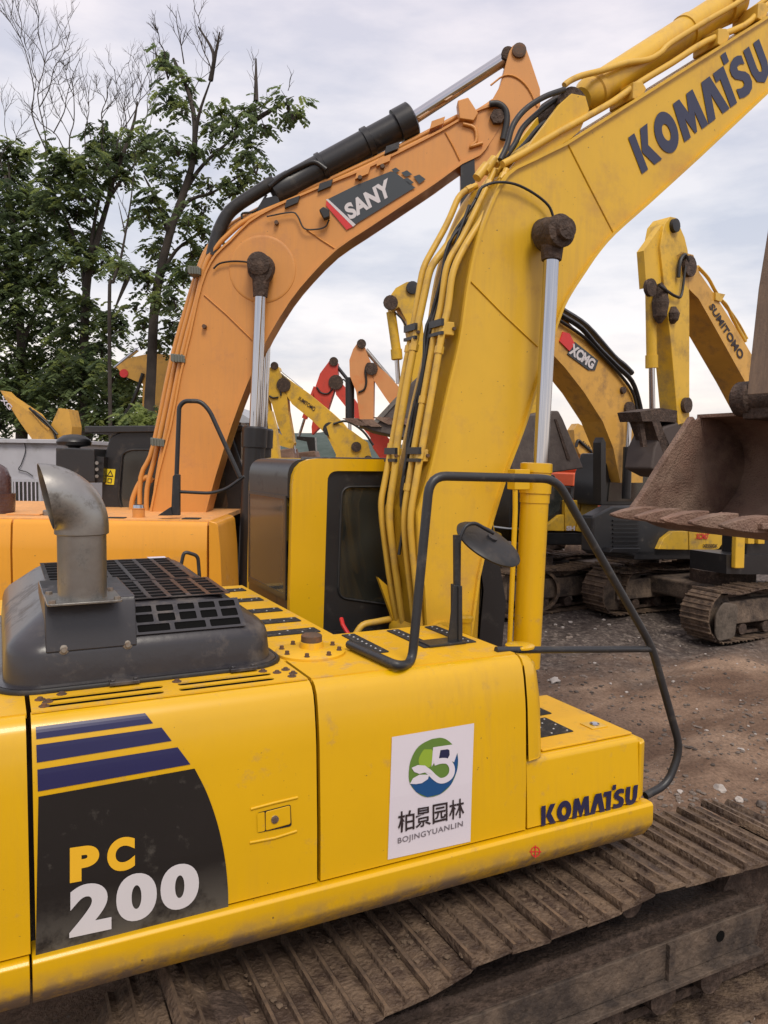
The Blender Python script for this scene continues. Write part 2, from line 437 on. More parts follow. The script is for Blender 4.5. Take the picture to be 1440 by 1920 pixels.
ARMD = mat('arm_weathered_paint', (.27, .19, .13), .65, dirt=(.18, .13, .10), damt=.45, dscale=3, streak=7, bump=.1, bscale=40, var=.15)
# ================================================================== SKY BACKDROP IS THE WORLD; GROUND
def gz(x, y):
    v = Vector((x, y, 0))
    z = .05 * noise.noise(v * .35) + .03 * noise.noise(v * 1.3) + .012 * noise.noise(v * 5) + .006 * noise.noise(v * 14)
    # wheel and crawler ruts running across the yard
    r = math.sin((y * .93 - x * .36) * 5.2 + noise.noise(v * .6) * 2)
    z += .045 * r * max(0, min(1, (x - 3.5) / 3)) * max(0, min(1, (16 - y) / 6))
    return z - .03
def ground():
    def axis(lo, a, b, hi, st):
        n = int((b - a) / st); c = [a + (b - a) * i / n for i in range(n + 1)]
        left = []; s = st; p = a
        while p > lo: s *= 1.35; p -= s; left.append(max(p, lo))
        right = []; s = st; p = b
        while p < hi: s *= 1.35; p += s; right.append(min(p, hi))
        return left[::-1] + c + right
    xs = axis(-900, 1.5, 17, 900, .075); ys = axis(-400, .5, 17, 1500, .075)
    V = [Vector((x, y, gz(x, y) if abs(x) < 60 and abs(y) < 60 else -.03)) for y in ys for x in xs]
    n = len(xs)
    F = [(j * n + i, j * n + i + 1, (j + 1) * n + i + 1, (j + 1) * n + i) for j in range(len(ys) - 1) for i in range(n - 1)]
    m = bpy.data.materials.new('yard_dirt'); m.use_nodes = True
    t = m.node_tree; b = t.nodes['Principled BSDF']; b.inputs['Roughness'].default_value = .9; b.inputs['Specular IOR Level'].default_value = .25
    g = N(t, 'ShaderNodeNewGeometry')
    def nz(sc, det=8, sx=(1, 1, 1), ro=.6):
        mp = N(t, 'ShaderNodeMapping'); mp.inputs['Scale'].default_value = sx; mp.inputs['Rotation'].default_value = (0, 0, -.37)
        t.links.new(g.outputs['Position'], mp.inputs[0])
        q = N(t, 'ShaderNodeTexNoise'); q.inputs['Scale'].default_value = sc; q.inputs['Detail'].default_value = det; q.inputs['Roughness'].default_value = ro
        t.links.new(mp.outputs[0], q.inputs['Vector']); return q.outputs[0]
    def rmp(src, st):
        r = N(t, 'ShaderNodeValToRGB')
        while len(r.color_ramp.elements) < len(st): r.color_ramp.elements.new(.5)
        for e, (p, c) in zip(r.color_ramp.elements, st): e.position = p; e.color = (*c, 1)
        t.links.new(src, r.inputs[0]); return r.outputs[0]
    def mix(a, b_, f, mode='MIX'):
        x = N(t, 'ShaderNodeMixRGB', blend_type=mode)
        for s_, v in ((0, f), (1, a), (2, b_)):
            if isinstance(v, (int, float)): x.inputs[s_].default_value = v
            elif isinstance(v, tuple): x.inputs[s_].default_value = (*v, 1)
            else: t.links.new(v, x.inputs[s_])
        return x.outputs[0]
    base = rmp(nz(.55, 9, (.5, 1.6, 1)), [(.3, (.13, .08, .055)), (.5, (.26, .172, .118)), (.72, (.38, .27, .19))])
    # darker gravel belt further back
    sp = N(t, 'ShaderNodeSeparateXYZ'); t.links.new(g.outputs['Position'], sp.inputs[0])
    ad = N(t, 'ShaderNodeMath', operation='ADD'); t.links.new(sp.outputs[1], ad.inputs[0])
    ns = N(t, 'ShaderNodeMath', operation='MULTIPLY'); ns.inputs[1].default_value = 5; t.links.new(nz(.4, 4), ns.inputs[0]); t.links.new(ns.outputs[0], ad.inputs[1])
    mr = N(t, 'ShaderNodeMapRange'); mr.inputs[1].default_value = 10.2; mr.inputs[2].default_value = 11.6; t.links.new(ad.outputs[0], mr.inputs[0])
    grav = rmp(nz(9, 6), [(.35, (.05, .038, .034)), (.55, (.115, .092, .08)), (.7, (.24, .2, .17))])
    damp = rmp(nz(.9, 6, (.7, 1.4, 1)), [(.42, (.55, .5, .48)), (.58, (1.05, 1.05, 1.05))])
    base = mix(base, damp, .85, 'MULTIPLY')
    c = mix(base, grav, mr.outputs[0])
    fine = rmp(nz(26, 5, ro=.7), [(.35, (.55, .55, .55)), (.6, (1.15, 1.15, 1.15))])
    c = mix(c, fine, .8, 'MULTIPLY')
    vo = N(t, 'ShaderNodeTexVoronoi'); vo.inputs['Scale'].default_value = 16; t.links.new(g.outputs['Position'], vo.inputs['Vector'])
    pb = rmp(vo.outputs['Distance'], [(.0, (1, 1, 1)), (.16, (1, 1, 1)), (.2, (0, 0, 0))])
    sel = rmp(nz(5.3, 3), [(.56, (0, 0, 0)), (.62, (.7, .7, .7))])
    pf = mix(pb, sel, 1.0, 'MULTIPLY')
    c = mix(c, (.3, .26, .22), pf)
    t.links.new(c, b.inputs['Base Color'])
    hh = mix(nz(34, 6, ro=.7), nz(6, 6), .5)
    bp = N(t, 'ShaderNodeBump'); bp.inputs['Strength'].default_value = 1; bp.inputs['Distance'].default_value = .05
    t.links.new(hh, bp.inputs['Height']); t.links.new(bp.outputs[0], b.inputs['Normal'])
    single('ground', (V, F), m, kind='structure', smooth=180)
ground()

# ================================================================== NEAR YELLOW EXCAVATOR
H = Fr(O=(0, 0, 0), head=0)
K = Thing('excavator', 'large yellow excavator in the foreground with black print panel, white sticker and tall boom', 'excavator', (2.35, 4.27, 0))
PROF = [(1.26, 2.92), (1.5, 2.924), (1.84, 2.942), (1.9, 2.949), (2.0, 2.966), (2.05, 2.98), (2.08, 3.0), (2.095, 3.022), (2.1, 3.055)]
def yprof(z):
    if z <= PROF[0][0]: return PROF[0][1]
    for (z0, y0), (z1, y1) in zip(PROF, PROF[1:]):
        if z <= z1: return y0 + (y1 - y0) * (z - z0) / (z1 - z0)
    return PROF[-1][1]
def side(px, py, off=.004):
    y = 2.95
    for _ in range(8):
        a, z = H.px(px, py, y - off); y = yprof(z)
    return Vector((a, y - off, z))
def panel(a0, a1, prof, th=.03):
    P = [(y, z) for z, y in prof]
    P2 = [(y + th, z - (th if i > len(prof) - 4 else 0)) for i, (z, y) in enumerate(prof)][::-1]
    return extr(H, P + P2, a0, a1)
K.add('body_frame', box(H, -1.7, 2.25, 3.05, 5.56, 1.08, 1.9), BLKM)
K.add('rear_panel', panel(-1.3, .074, PROF), YEL, smooth=40)
door = K.add('engine_door', panel(.092, 1.176, PROF), YEL, smooth=40)
tank = K.add('fuel_tank', join(panel(1.192, 2.262, PROF)), YEL, smooth=40)
K.add('counterweight', extr(H, rnd([(3.0, 1.05), (5.55, 1.05), (5.55, 2.1), (3.0, 2.1)], .12), -.42 - 1.3, -.42 - .9), YEL, smooth=40)
# front corner of the tank, rounded towards the step
fp = []
for z, y in PROF:
    fp.append((z, y))
fc = []
for x, k in ((2.274, 0), (2.33, .01), (2.37, .035), (2.395, .08), (2.40, .14)):
    fc.append((x, k))
V = []; F = []
for x, k in fc:
    for z, y in PROF:
        zz = min(z, 2.1 - k * 1.1) if z > 1.9 else z
        if z < 1.6: zz = 1.6
        V.append(H.P(x - .10 * max(0, (zz - 1.85)) * 2 * (k / .14), y + k * .8, zz))
n = len(PROF)
for i in range(len(fc) - 1):
    for j in range(n - 1): F.append((i * n + j, i * n + j + 1, (i + 1) * n + j + 1, (i + 1) * n + j))
V += [H.P(2.40, 3.75, 1.6), H.P(2.30, 3.75, 1.99), H.P(2.274, 3.75, 2.1)]
m_ = len(V); l = (len(fc) - 1) * n
F += [tuple([l + j for j in range(n)] + [m_ - 2, m_ - 3]), (n - 1, m_ - 1, m_ - 2, l + n - 1)]
K.add('tank_front_corner', (V, F), YEL, parent=tank, smooth=60)
# skirt along the lower edge
SK = [(2.935, 1.252), (2.897, 1.25), (2.886, 1.238), (2.884, 1.15), (2.89, 1.13), (2.945, 1.055), (2.965, 1.045), (3.2, 1.045), (3.2, 1.2)]
K.add('skirt', extr(H, SK, .078, 3.075), YSK, smooth=30, bevel=.004)
K.add('skirt', extr(H, SK, -1.4, .070), YSK, smooth=30, bevel=.004)
# tool box with its step in front of the tank
tb = K.add('tool_box', extr(H, rnd([(2.922, 1.262), (2.945, 1.598), (3.74, 1.6), (3.74, 1.262)], [0, .03, .03, 0]), 2.276, 3.005), YEL, smooth=35)
K.add('front_edge', plan(H, rnd([(3.006, 2.924), (3.072, 2.95), (3.072, 3.74), (3.006, 3.74)], [0, .06, .02, 0]), 1.262, 1.575), YEL, parent=tb, smooth=35, bevel=.02)
K.add('step_plate', box(H, 2.405, 3.0, 2.985, 3.70, 1.601, 1.612), YTOP, parent=tb, bevel=.003)
for a0, a1 in ((2.45, 2.66), (2.50, 2.72)):
    pass
def strip(a0, a1, w0, w1, z, parent=None, nu=2, nv=6):
    s = K.add('antislip_strip', plan(H, rnd([(a0, w0), (a1, w0), (a1, w1), (a0, w1)], .008, 2), z, z + .004), GRIP, parent=parent)
    g = []
    for i in range(nu):
        for j in range(nv):
            a = a0 + (a1 - a0) * (i + .5) / nu; w = w0 + (w1 - w0) * (j + .5) / nv
            if (i + j) % 2 == 0 or min(nu, nv) < 2: g.append(lathe((a, w, z + .003), (0, 0, 1), [(0, .007), (.004, .004)], 6))
    K.add('stud', join(*g), STUD, parent=s if parent is None else parent, kind='stuff')
    return s
strip(2.46, 2.72, 3.12, 3.36, 1.612, tb, 5, 5)
strip(2.46, 2.80, 3.40, 3.66, 1.612, tb, 6, 5)
K.add('latch', join(box(H, 2.83, 2.94, 3.1, 3.2, 1.612, 1.618)), YEL, parent=tb, bevel=.002)
K.add('lock', lathe((2.89, 3.15, 1.612), (0, 0, 1), [(0, .028), (.012, .026), (.016, .015)]), CHR, parent=tb)
# top deck plates with their slots
def topplate(x0, x1, y0, y1, holes, z=2.103, th=.006):
    V, F = flat([[(x0, y0), (x1, y0), (x1, y1), (x0, y1)]] + holes, th)
    return [H.P(v[0], v[1], z + v[2]) for v in V], F
def slot(cx, cy, lx, ly): return rnd([(cx - lx / 2, cy - ly / 2), (cx + lx / 2, cy - ly / 2), (cx + lx / 2, cy + ly / 2), (cx - lx / 2, cy + ly / 2)], ly * .5, 4)[::-1]
vp = K.add('vent_plate', topplate(.095, 1.172, 3.035, 3.36, [slot(.36, 3.095, .44, .045), slot(.37, 3.17, .44, .045), slot(.84, 3.095, .40, .045), slot(.85, 3.17, .40, .045)]), YTOP)
K.add('vent_shade_sheet', box(H, .12, 1.1, 3.07, 3.25, 2.094, 2.096), HOLE, parent=vp)  # flat black sheet, shade below the slots put into its colour
K.add('deck_plate', box(H, -1.3, .078, 3.04, 5.5, 2.085, 2.104), YTOP)
K.add('deck_plate', box(H, .095, 1.6, 3.362, 5.5, 2.085, 2.102), YTOP)
K.add('tank_top', plan(H, [(1.19, 3.04), (2.262, 3.04), (2.262, 3.76), (1.60, 3.76), (1.19, 3.76)], 2.085, 2.1035), YTOP, parent=tank)
K.add('tank_inner_side', box(H, 1.61, 2.262, 3.75, 3.765, 1.3, 2.10), YTOP, parent=tank)
for yc in (3.90, 4.20, 4.52, 4.90, 5.30):
    strip(1.17 if yc < 4.6 else 1.25, 1.56, yc - .055, yc + .055, 2.1035, None, 6, 2)
for xc in (1.66, 1.93, 2.17):
    strip(xc - .035, xc + .04, 3.30, 3.72, 2.105, None, 1, 8)
# fuel filler flange
fl = K.add('filler_flange', lathe((1.345, 3.45, 2.104), (0, 0, 1), [(0, .17), (.010, .17), (.014, .165)], 40), YTOP, smooth=40)
K.add('filler_neck', lathe((1.37, 3.50, 2.116), (0, 0, 1), [(0, .06), (.03, .058)], 24), YTOP, parent=fl, smooth=40)
K.add('filler_cap', lathe((1.37, 3.50, 2.146), (0, 0, 1), [(0, .052), (.03, .052), (.036, .044)], 24), RUST, parent=fl, smooth=40)
for k in range(8):
    an = k * math.pi / 4 + .3
    K.add('bolt', lathe((1.345 + .14 * math.cos(an), 3.45 + .14 * math.sin(an), 2.117), (0, 0, 1), [(0, .014), (.004, .014), (.005, .010), (.018, .010)], 6), RUST, parent=fl)
for k, (x, y) in enumerate([(.14, 3.09), (.155, 3.14), (.13, 3.18), (.21, 3.22), (.655, 3.21), (1.03, 3.215), (1.12, 3.09), (1.14, 3.13), (1.08, 3.17), (1.13, 3.2), (1.12, 3.33)]):
    K.add('bolt', lathe((x, y, 2.105), (0, 0, 1), [(0, .02), (.004, .02), (.005, .011), (.012, .010)], 8), RUST, parent=vp)
# ---- hood
def rrect(x0, x1, y0, y1, r, n=7):
    o = []
    for cx, cy, a in ((x1 - r, y0 + r, -90), (x1 - r, y1 - r, 0), (x0 + r, y1 - r, 90), (x0 + r, y0 + r, 180)):
        for k in range(n + 1):
            t = math.radians(a + 90 * k / n); o.append((cx + r * math.cos(t), cy + r * math.sin(t)))
    return o
def hdrop(w, z): return .045 * max(0, min(1, (z - 2.2) / .2)) * max(0, 1 - (w - Y0) / (Y1 - Y0))
def loft(levels, z_of=None):
    V, F = [], []
    m = len(levels[0][0])
    for ring, z in levels: V += [H.P(a, w, z - hdrop(w, z)) for a, w in ring]
    for i in range(len(levels) - 1):
        for k in range(m):
            k2 = (k + 1) % m
            F.append((i * m + k, i * m + k2, (i + 1) * m + k2, (i + 1) * m + k))
    F.append(tuple((len(levels) - 1) * m + k for k in range(m)))
    return V, F
X0, X1, Y0, Y1 = -.02, 1.15, 3.27, 4.93
def hr(i, z, r=None): return (rrect(X0 + i, X1 - i, Y0 + i, Y1 - i, r or max(.05, .16 - i * .15)), z)
hood = K.add('engine_hood', loft([hr(0, 2.112), hr(0, 2.124), hr(.022, 2.128), hr(.025, 2.16), hr(.032, 2.25), hr(.042, 2.29), hr(.065, 2.32), hr(.19, 2.425), hr(.215, 2.44), hr(.26, 2.448)]), HOOD, smooth=50)
K.add('hood_seal', tube([H.P(a, w, 2.112) for a, w in rrect(X0 - .01, X1 + .01, Y0 - .01, Y1 + .01, .17)] + [H.P(X1 - .16 + .01, Y0 - .01, 2.112)], .013, 6), RUB, parent=hood, smooth=60)
# grilles: plates with openings over a flat black sheet that paints the shade inside
def grille(x0, x1, y0, y1, nx, rows, mapper, nm='grille'):
    holes = []
    G_ = .013; y = y0 + G_
    tot = sum(r[0] for r in rows); sc = (y1 - y0 - G_ * (len(rows) + 1)) / tot
    for hgt, k, sub in rows:
        hy = hgt * sc; cw = (x1 - x0 - .02) / k
        for i in range(k):
            for s_ in range(sub):
                hh = (hy - .008 * (sub - 1)) / sub
                yy = y + s_ * (hh + .008); xx = x0 + .02 + i * cw
                holes.append(rnd([(xx, yy), (xx, yy + hh), (xx + cw - .02, yy + hh), (xx + cw - .02, yy)], .006, 2))
        y += hy + G_
    V, F = flat([[(x0, y0), (x1, y0), (x1, y1), (x0, y1)]] + holes, .004)
    gr = K.add(nm, ([mapper(v[0], v[1], v[2] + .0055) for v in V], F), HOOD, parent=hood)
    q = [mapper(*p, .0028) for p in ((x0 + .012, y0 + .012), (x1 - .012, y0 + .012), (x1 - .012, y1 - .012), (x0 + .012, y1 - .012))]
    K.add('grille_shade_sheet', (q, [(0, 1, 2, 3)]), HOLE, parent=hood)
def topm(x, y, h): return H.P(x, y, 2.448 - hdrop(y, 2.45) + h)
sl0 = Vector((0, Y0 + .058, 2.30 - .01)); sl1 = Vector((0, Y0 + .195, 2.427 - .036)); sdir = (sl1 - sl0); SL = sdir.length; sdir.normalize(); sn = Vector((0, -sdir.z, sdir.y))
def slm(x, y, h): return Vector((x, 0, 0)) + sl0 + sdir * y + sn * h
grille(.50, .985, -.004, SL + .002, 5, [(1.0, 3, 1), (1.1, 5, 1), (.9, 5, 1)], slm)
grille(.50, .96, Y0 + .225, Y0 + .66, 5, [(1, 5, 2), (1, 5, 2), (1, 5, 2)], topm)
grille(.20, .90, Y0 + .68, Y0 + 1.36, 6, [(1, 7, 2), (1, 7, 2), (1, 7, 2), (1, 7, 2)], topm)
K.add('warning_label', box(H, .78, .88, 4.60, 4.66, 2.449, 2.451), STK, parent=hood)
for a in (.45, .95):
    K.add('hinge', join(box(H, a - .06, a + .06, Y0 - .045, Y0 + .01, 2.113, 2.128), lathe((a - .045, Y0 - .02, 2.128), (0, 0, 1), [(0, .012), (.008, .01)], 8), lathe((a + .045, Y0 - .02, 2.128), (0, 0, 1), [(0, .012), (.008, .01)], 8)), HOOD, parent=hood, bevel=.003)
# box plate that carries the exhaust
bxx = [H.px(x, y, 3.355)[0] for x, y in ((84, 1180), (253, 1180))]
pl = K.add('exhaust_bracket', prism(Fr(O=(0, 0, 0), head=90), [(3.30, 2.255), (3.335, 2.44), (3.345, 2.458), (3.36, 2.462), (3.88, 2.462), (3.88, 2.40), (3.40, 2.36), (3.32, 2.255)], -bxx[0], -bxx[1]), HOOD, bevel=.006)
for px_, py_ in ((120, 1220), (240, 1210)):
    p = H.at(px_, py_, 3.295); K.add('bolt', lathe(p + Vector((0, .02, 0)), (0, -1, .1), [(0, .02), (.012, .02), (.014, .011), (.024, .010)], 12), BOLT, parent=pl)
ec = onplane(155, 1122, Vector((0, 0, 2.465)), Vector((0, 0, 1)))
R_ = .094
ex = K.add('exhaust_pipe', lathe(ec + Vector((0, 0, .004)), (0, 0, 1), [(0, R_), (.29, R_)], 40), STL, smooth=40)
K.add('flange', plan(H, rnd([(ec.x - .14, ec.y - .13), (ec.x + .14, ec.y - .13), (ec.x + .14, ec.y + .13), (ec.x - .14, ec.y + .13)], .02), 2.463, 2.472), STL, parent=ex, bevel=.002)
for dx in (-.12, .12):
    for dy in (-.11, .11): K.add('bolt', lathe(ec + Vector((dx, dy, .006)), (0, 0, 1), [(0, .014), (.012, .013)], 8), BOLT, parent=ex)
ua = Vector((math.cos(math.radians(4)), math.sin(math.radians(4)), 0)); wa = Vector((-ua.y, ua.x, 0))
zb = 2.748; rb = R_ + .010
V, F = [], []; ne = 44; nr = 16
P0 = ec + Vector((0, 0, zb - ec.z)) - ua * rb
for pas in (0, 1):
    for i in range(nr + 1):
        t = i / nr; an = math.radians(102 * t); dd = 2 * rb * (1 + .30 * t ** 1.5); off = -.004 * pas
        dv = ua * math.cos(an) + Vector((0, 0, 1)) * math.sin(an)
        c = P0 + dv * (dd / 2)
        for k in range(ne):
            q = 2 * math.pi * k / ne
            V.append(c + dv * math.cos(q) * (dd / 2 + off) + wa * math.sin(q) * (rb + off))
for pas in (0, 1):
    b0 = pas * (nr + 1) * ne
    for i in range(nr):
        for k in range(ne):
            k2 = (k + 1) % ne; F.append((b0 + i * ne + k, b0 + i * ne + k2, b0 + (i + 1) * ne + k2, b0 + (i + 1) * ne + k))
b1 = nr * ne; b2 = (nr + 1) * ne + nr * ne
for k in range(ne): F.append((b1 + k, b1 + (k + 1) % ne, b2 + (k + 1) % ne, b2 + k))
V = V[:]
el = K.add('elbow', (V, F), STL, parent=ex, smooth=50)
K.add('collar', lathe(ec + Vector((0, 0, zb - ec.z - .02)), (0, 0, 1), [(0, rb - .006), (.004, rb), (.02, rb)], 40), STL, parent=ex, smooth=40)
K.add('soot_lining', lathe(ec + Vector((0, 0, zb - ec.z)), (0, 0, 1), [(0, rb * .9), (.004, rb * .9)], 30), HOLE, parent=ex)
# grab handle on the far edge of the hood
K.add('grab_handle', tube(rndline([onplane(338, 1066, Vector((0, 5.0, 0)), Vector((0, 1, 0))), onplane(345, 1034, Vector((0, 5.0, 0)), Vector((0, 1, 0))), onplane(371, 1042, Vector((0, 5.0, 0)), Vector((0, 1, 0))), onplane(374, 1082, Vector((0, 5.0, 0)), Vector((0, 1, 0)))], .03), .012, 8), BLK, smooth=60)
# ---- decals on the engine door
def sq(x0, y0, x1, y1): return [(x0, y0), (x1, y0), (x1, y1), (x0, y1)]
def gridpoly(px_poly, n=10):
    """pixel polygon (left edge, right edge lists) as strip quads"""
    L, Rr = px_poly
    V, F = [], []
    m = len(L)
    for a, b in zip(L, Rr):
        for k in range(n + 1):
            V.append((a[0] + (b[0] - a[0]) * k / n, a[1] + (b[1] - a[1]) * k / n))
    for i in range(m - 1):
        for k in range(n): F.append((i * (n + 1) + k, i * (n + 1) + k + 1, (i + 1) * (n + 1) + k + 1, (i + 1) * (n + 1) + k))
    return V, F
def sidedecal(nm, g, m, off=.003, parent=None, label=None):
    V, F = g
    K.add(nm, ([side(v[0], v[1], off) for v in V], F), m, parent=parent, label=label)
def lerp(a, b, t): return (a[0] + (b[0] - a[0]) * t, a[1] + (b[1] - a[1]) * t)
def curve_r(pts):
    return [tuple(v)[:2] for v in cat([Vector((a, b, 0)) for a, b in pts], 5)]
for q, rr in (([(67, 1363), (68, 1386)], [(272, 1337), (287, 1356)]), ([(68, 1397), (69, 1430)], [(303, 1364), (322, 1389)]), ([(70, 1443), (71, 1484)], [(333, 1401), (357, 1433)])):
    L = [lerp(q[0], q[1], k / 4) for k in range(5)]; Rr = [lerp(rr[0], rr[1], k / 4) for k in range(5)]
    sidedecal('blue_stripe', gridpoly((L, Rr)), BLUE, .003, door)
rr = curve_r([(365, 1441), (388, 1487), (408, 1545), (421, 1605), (427, 1660), (428, 1700), (427, 1727)])
L = [lerp((72, 1494), (66, 1834), k / (len(rr) - 1)) for k in range(len(rr))]
sidedecal('print_panel', gridpoly((L, rr), 12), BPR, .003, door, 'black curved print panel')
sd_ = lambda o: (lambda x, y: side(x, y, o))
def letters(nm, s, q, m, parent, fn, bold=.04, shear=0):
    g = quadmap(text(s, bold, shear), q, fn)
    return K.add(nm, g, m, parent=parent)
letters('letter_print', 'P', ((131, 1590), (186, 1582), (186, 1646), (131, 1656)), YPR, door, sd_(.006), .06)
letters('letter_print', 'C', ((201, 1575), (253, 1566), (253, 1629), (201, 1638)), YPR, door, sd_(.006), .06)
letters('number_print', '2', ((130, 1663), (209, 1649), (209, 1742), (130, 1759)), WPR, door, sd_(.006), .05)
letters('number_print', '0', ((218, 1643), (294, 1632), (294, 1719), (218, 1734)), WPR, door, sd_(.006), .055)
letters('number_print', '0', ((301, 1626), (373, 1614), (373, 1697), (301, 1713)), WPR, door, sd_(.006), .055)
# door lock in its pressed recess
sp_ = lambda x, y, o: side(x, y, o)
def sidebox(pts, o0, o1):
    n = len(pts)
    V = [side(x, y, o0) for x, y in pts] + [side(x, y, o1) for x, y in pts]
    return V, [tuple(range(n)), tuple(range(2 * n - 1, n - 1, -1))] + [(i, (i + 1) % n, n + (i + 1) % n, n + i) for i in range(n)]
lk = K.add('lock_plate', sidebox(rnd([(482, 1524), (545, 1508), (547, 1549), (483, 1562)], 5), -.002, .003), BLKM, parent=door)
K.add('lock_plate', sidebox(rnd([(498, 1522), (544, 1510), (545, 1545), (498, 1558)], 4), .003, .009), YEL, parent=door, bevel=.003)
K.add('lock_plate', sidebox(rnd([(482, 1525), (496, 1522), (497, 1558), (483, 1561)], 3), .003, .0045), YEL, parent=door)
K.add('key_lock', lathe(side(515, 1536, .008), (0, -1, .05), [(0, .017), (.006, .016), (.007, .009)], 20), CHR, parent=door)
K.add('pressed_rib', tube([side(470, 1517, 0), side(515, 1505, 0), side(558, 1495, 0)], .006, 8), YEL, parent=door, smooth=60)
K.add('pressed_rib', tube([side(468, 1580, 0), side(515, 1571, 0), side(556, 1558, 0)], .006, 8), YEL, parent=door, smooth=60)
# ---- white company sticker
stk = gridpoly(([(735, 1382), (731, 1497), (727, 1612)], [(889, 1356), (885, 1467), (882, 1578)]), 4)
sidedecal('sticker', stk, STK, .003, tank, 'white company sticker')
SQ = ((735, 1382), (889, 1356), (882, 1578), (727, 1612))
def sg(loops): return flat(loops)
def stick(nm, loops, m, off):
    K.add(nm, quadmap(sg(loops), SQ, sd_(off)), m, parent=tank)
def zc(x, y):      # zoomed sticker pixel -> unit square of the sticker
    X = 720 + x / 6.62; Y = 1340 + y / 6.62
    u = (X - 731) / 154.5
    for _ in range(3):
        yt = 1382 - 26 * u; yb = 1612 - 34 * u; t = (yb - Y) / (yb - yt)
        xl = 727 + 8 * t; xr = 882 + 7 * t; u = (X - xl) / (xr - xl)
    return (u, t)
GRN = bpy.data.materials.new('logo_green'); GRN.use_nodes = True
GRN.node_tree.nodes['Principled BSDF'].inputs['Base Color'].default_value = (.10, .19, .03, 1)
GRN2 = bpy.data.materials.new('logo_light_green'); GRN2.use_nodes = True; GRN2.node_tree.nodes['Principled BSDF'].inputs['Base Color'].default_value = (.24, .36, .03, 1)
BLU2 = bpy.data.materials.new('logo_blue'); BLU2.use_nodes = True; BLU2.node_tree.nodes['Principled BSDF'].inputs['Base Color'].default_value = (.004, .06, .19, 1)
cc = [zc(x, y) for x, y in cat([Vector((a, b, 0)) for a, b in ((615, 288), (430, 390), (330, 560), (308, 730), (325, 860), (400, 960), (540, 1024), (700, 985), (830, 860), (905, 700), (920, 560), (905, 460), (850, 370), (760, 305), (690, 286), (615, 296))], 4)[:-1] for x, y in [(x[0], x[1])]] if False else None
def zpts(L, closed=True, k=4):
    pts = [Vector((a, b, 0)) for a, b in L]
    if closed:
        P = cat(pts[-2:] + pts + pts[:2], k)[k * 2:-(k * 2)]
        P = P[:-1] if (P[0] - P[-1]).length < 1 else P
    else: P = cat(pts, k)
    return [zc(p.x, p.y) for p in P]
stick('logo_disc', [zpts([(600, 300), (430, 395), (335, 560), (308, 730), (325, 860), (420, 975), (540, 1024), (700, 985), (830, 870), (905, 700), (920, 560), (900, 440), (850, 370), (770, 305), (690, 286)])], GRN, .0050)
stick('logo_glow', [zpts([(500, 430), (430, 560), (470, 660), (580, 640), (610, 520), (590, 430)])], GRN2, .0058)
stick('logo_wave', [[zc(x, y) for x, y in [(330, 862), (440, 850), (570, 765), (640, 820), (700, 855), (800, 830), (880, 700), (860, 590), (905, 460), (920, 560), (905, 700), (830, 870), (700, 985), (540, 1024), (400, 960)]]], BLU2, .0058)
stick('logo_letter', [[zc(x, y) for x, y in [(610, 405), (850, 370), (915, 420), (915, 460), (870, 590), (800, 560), (690, 555), (620, 600), (590, 650)]], [zc(x, y) for x, y in [(700, 440), (680, 555), (790, 548), (815, 500), (812, 440), (790, 428)]]], STK, .0066)
stick('logo_letter_eye', [[zc(x, y) for x, y in [(703, 440), (683, 553), (790, 546), (813, 500), (810, 442), (790, 430)]]], NAVY, .0066)
S1 = [(620, 600), (700, 575), (790, 580), (842, 650), (835, 740), (780, 800), (700, 820), (630, 780), (570, 720), (530, 690)]
stick('logo_letter', [[zc(*p) for p in stroke([tuple(v)[:2] for v in cat([Vector((a, b, 0)) for a, b in S1], 4)], 70)]], STK, .0074)
stick('logo_leaf', [[zc(x, y) for x, y in [(343, 660), (420, 625), (510, 632), (570, 680), (600, 740), (520, 715), (440, 735), (375, 710)]]], STK, .0082)
stick('logo_leaf', [[zc(x, y) for x, y in [(322, 858), (360, 790), (440, 745), (560, 745), (545, 800), (470, 850), (400, 862)]]], STK, .0082)
BRN = mat('dark_brown_print', (.022, .012, .014), .6)
cjk = [('柏', 175, 380, 1205, 1475, 1178, 1420), ('景', 392, 583, 1165, 1415, 1135, 1365), ('园', 605, 790, 1118, 1360, 1085, 1315), ('林', 810, 998, 1070, 1312, 1030, 1270)]
for ch, x0, x1, ya, yb, yc_, yd in cjk:
    f = lambda x, y: (720 + x / 6.62, 1340 + y / 6.62)
    g = text(ch, .012)
    K.add('letter_print', quadmap(g, (f(x0, ya), f(x1, yc_), f(x1, yd), f(x0, yb)), sd_(.006)), BRN, parent=tank)
f = lambda x, y: (720 + x / 6.62, 1340 + y / 6.62)
K.add('letter_print', quadmap(text('BOJINGYUANLIN', .008, 0, 1.1), (f(172, 1532), f(980, 1318), f(980, 1405), f(172, 1622)), sd_(.006)), GREYP, parent=tank)
K.add('letter_print', quadmap(heavy_word(), ((1015, 1512), (1197, 1471), (1194, 1508), (1015, 1549)), lambda x, y: H.at(x, y, 2.918)), NAVY, parent=tb)
# lifting point target print on the skirt
cx_, cy_ = 1004, 1597
tg = [ell(cx_, cy_, 9, 10), ell(cx_, cy_, 7, 8)[::-1]]
K.add('target_print', (lambda g: ([H.at(v[0], v[1], 2.882) for v in g[0]], g[1]))(flat(tg)), REDP)
K.add('target_print', (lambda g: ([H.at(v[0], v[1], 2.881) for v in g[0]], g[1]))(flat([sq(cx_ - 11, cy_ - 1, cx_ + 11, cy_ + 1)])), REDP)
K.add('target_print', (lambda g: ([H.at(v[0], v[1], 2.880) for v in g[0]], g[1]))(flat([sq(cx_ - 1, cy_ - 12, cx_ + 1, cy_ + 12)])), REDP)
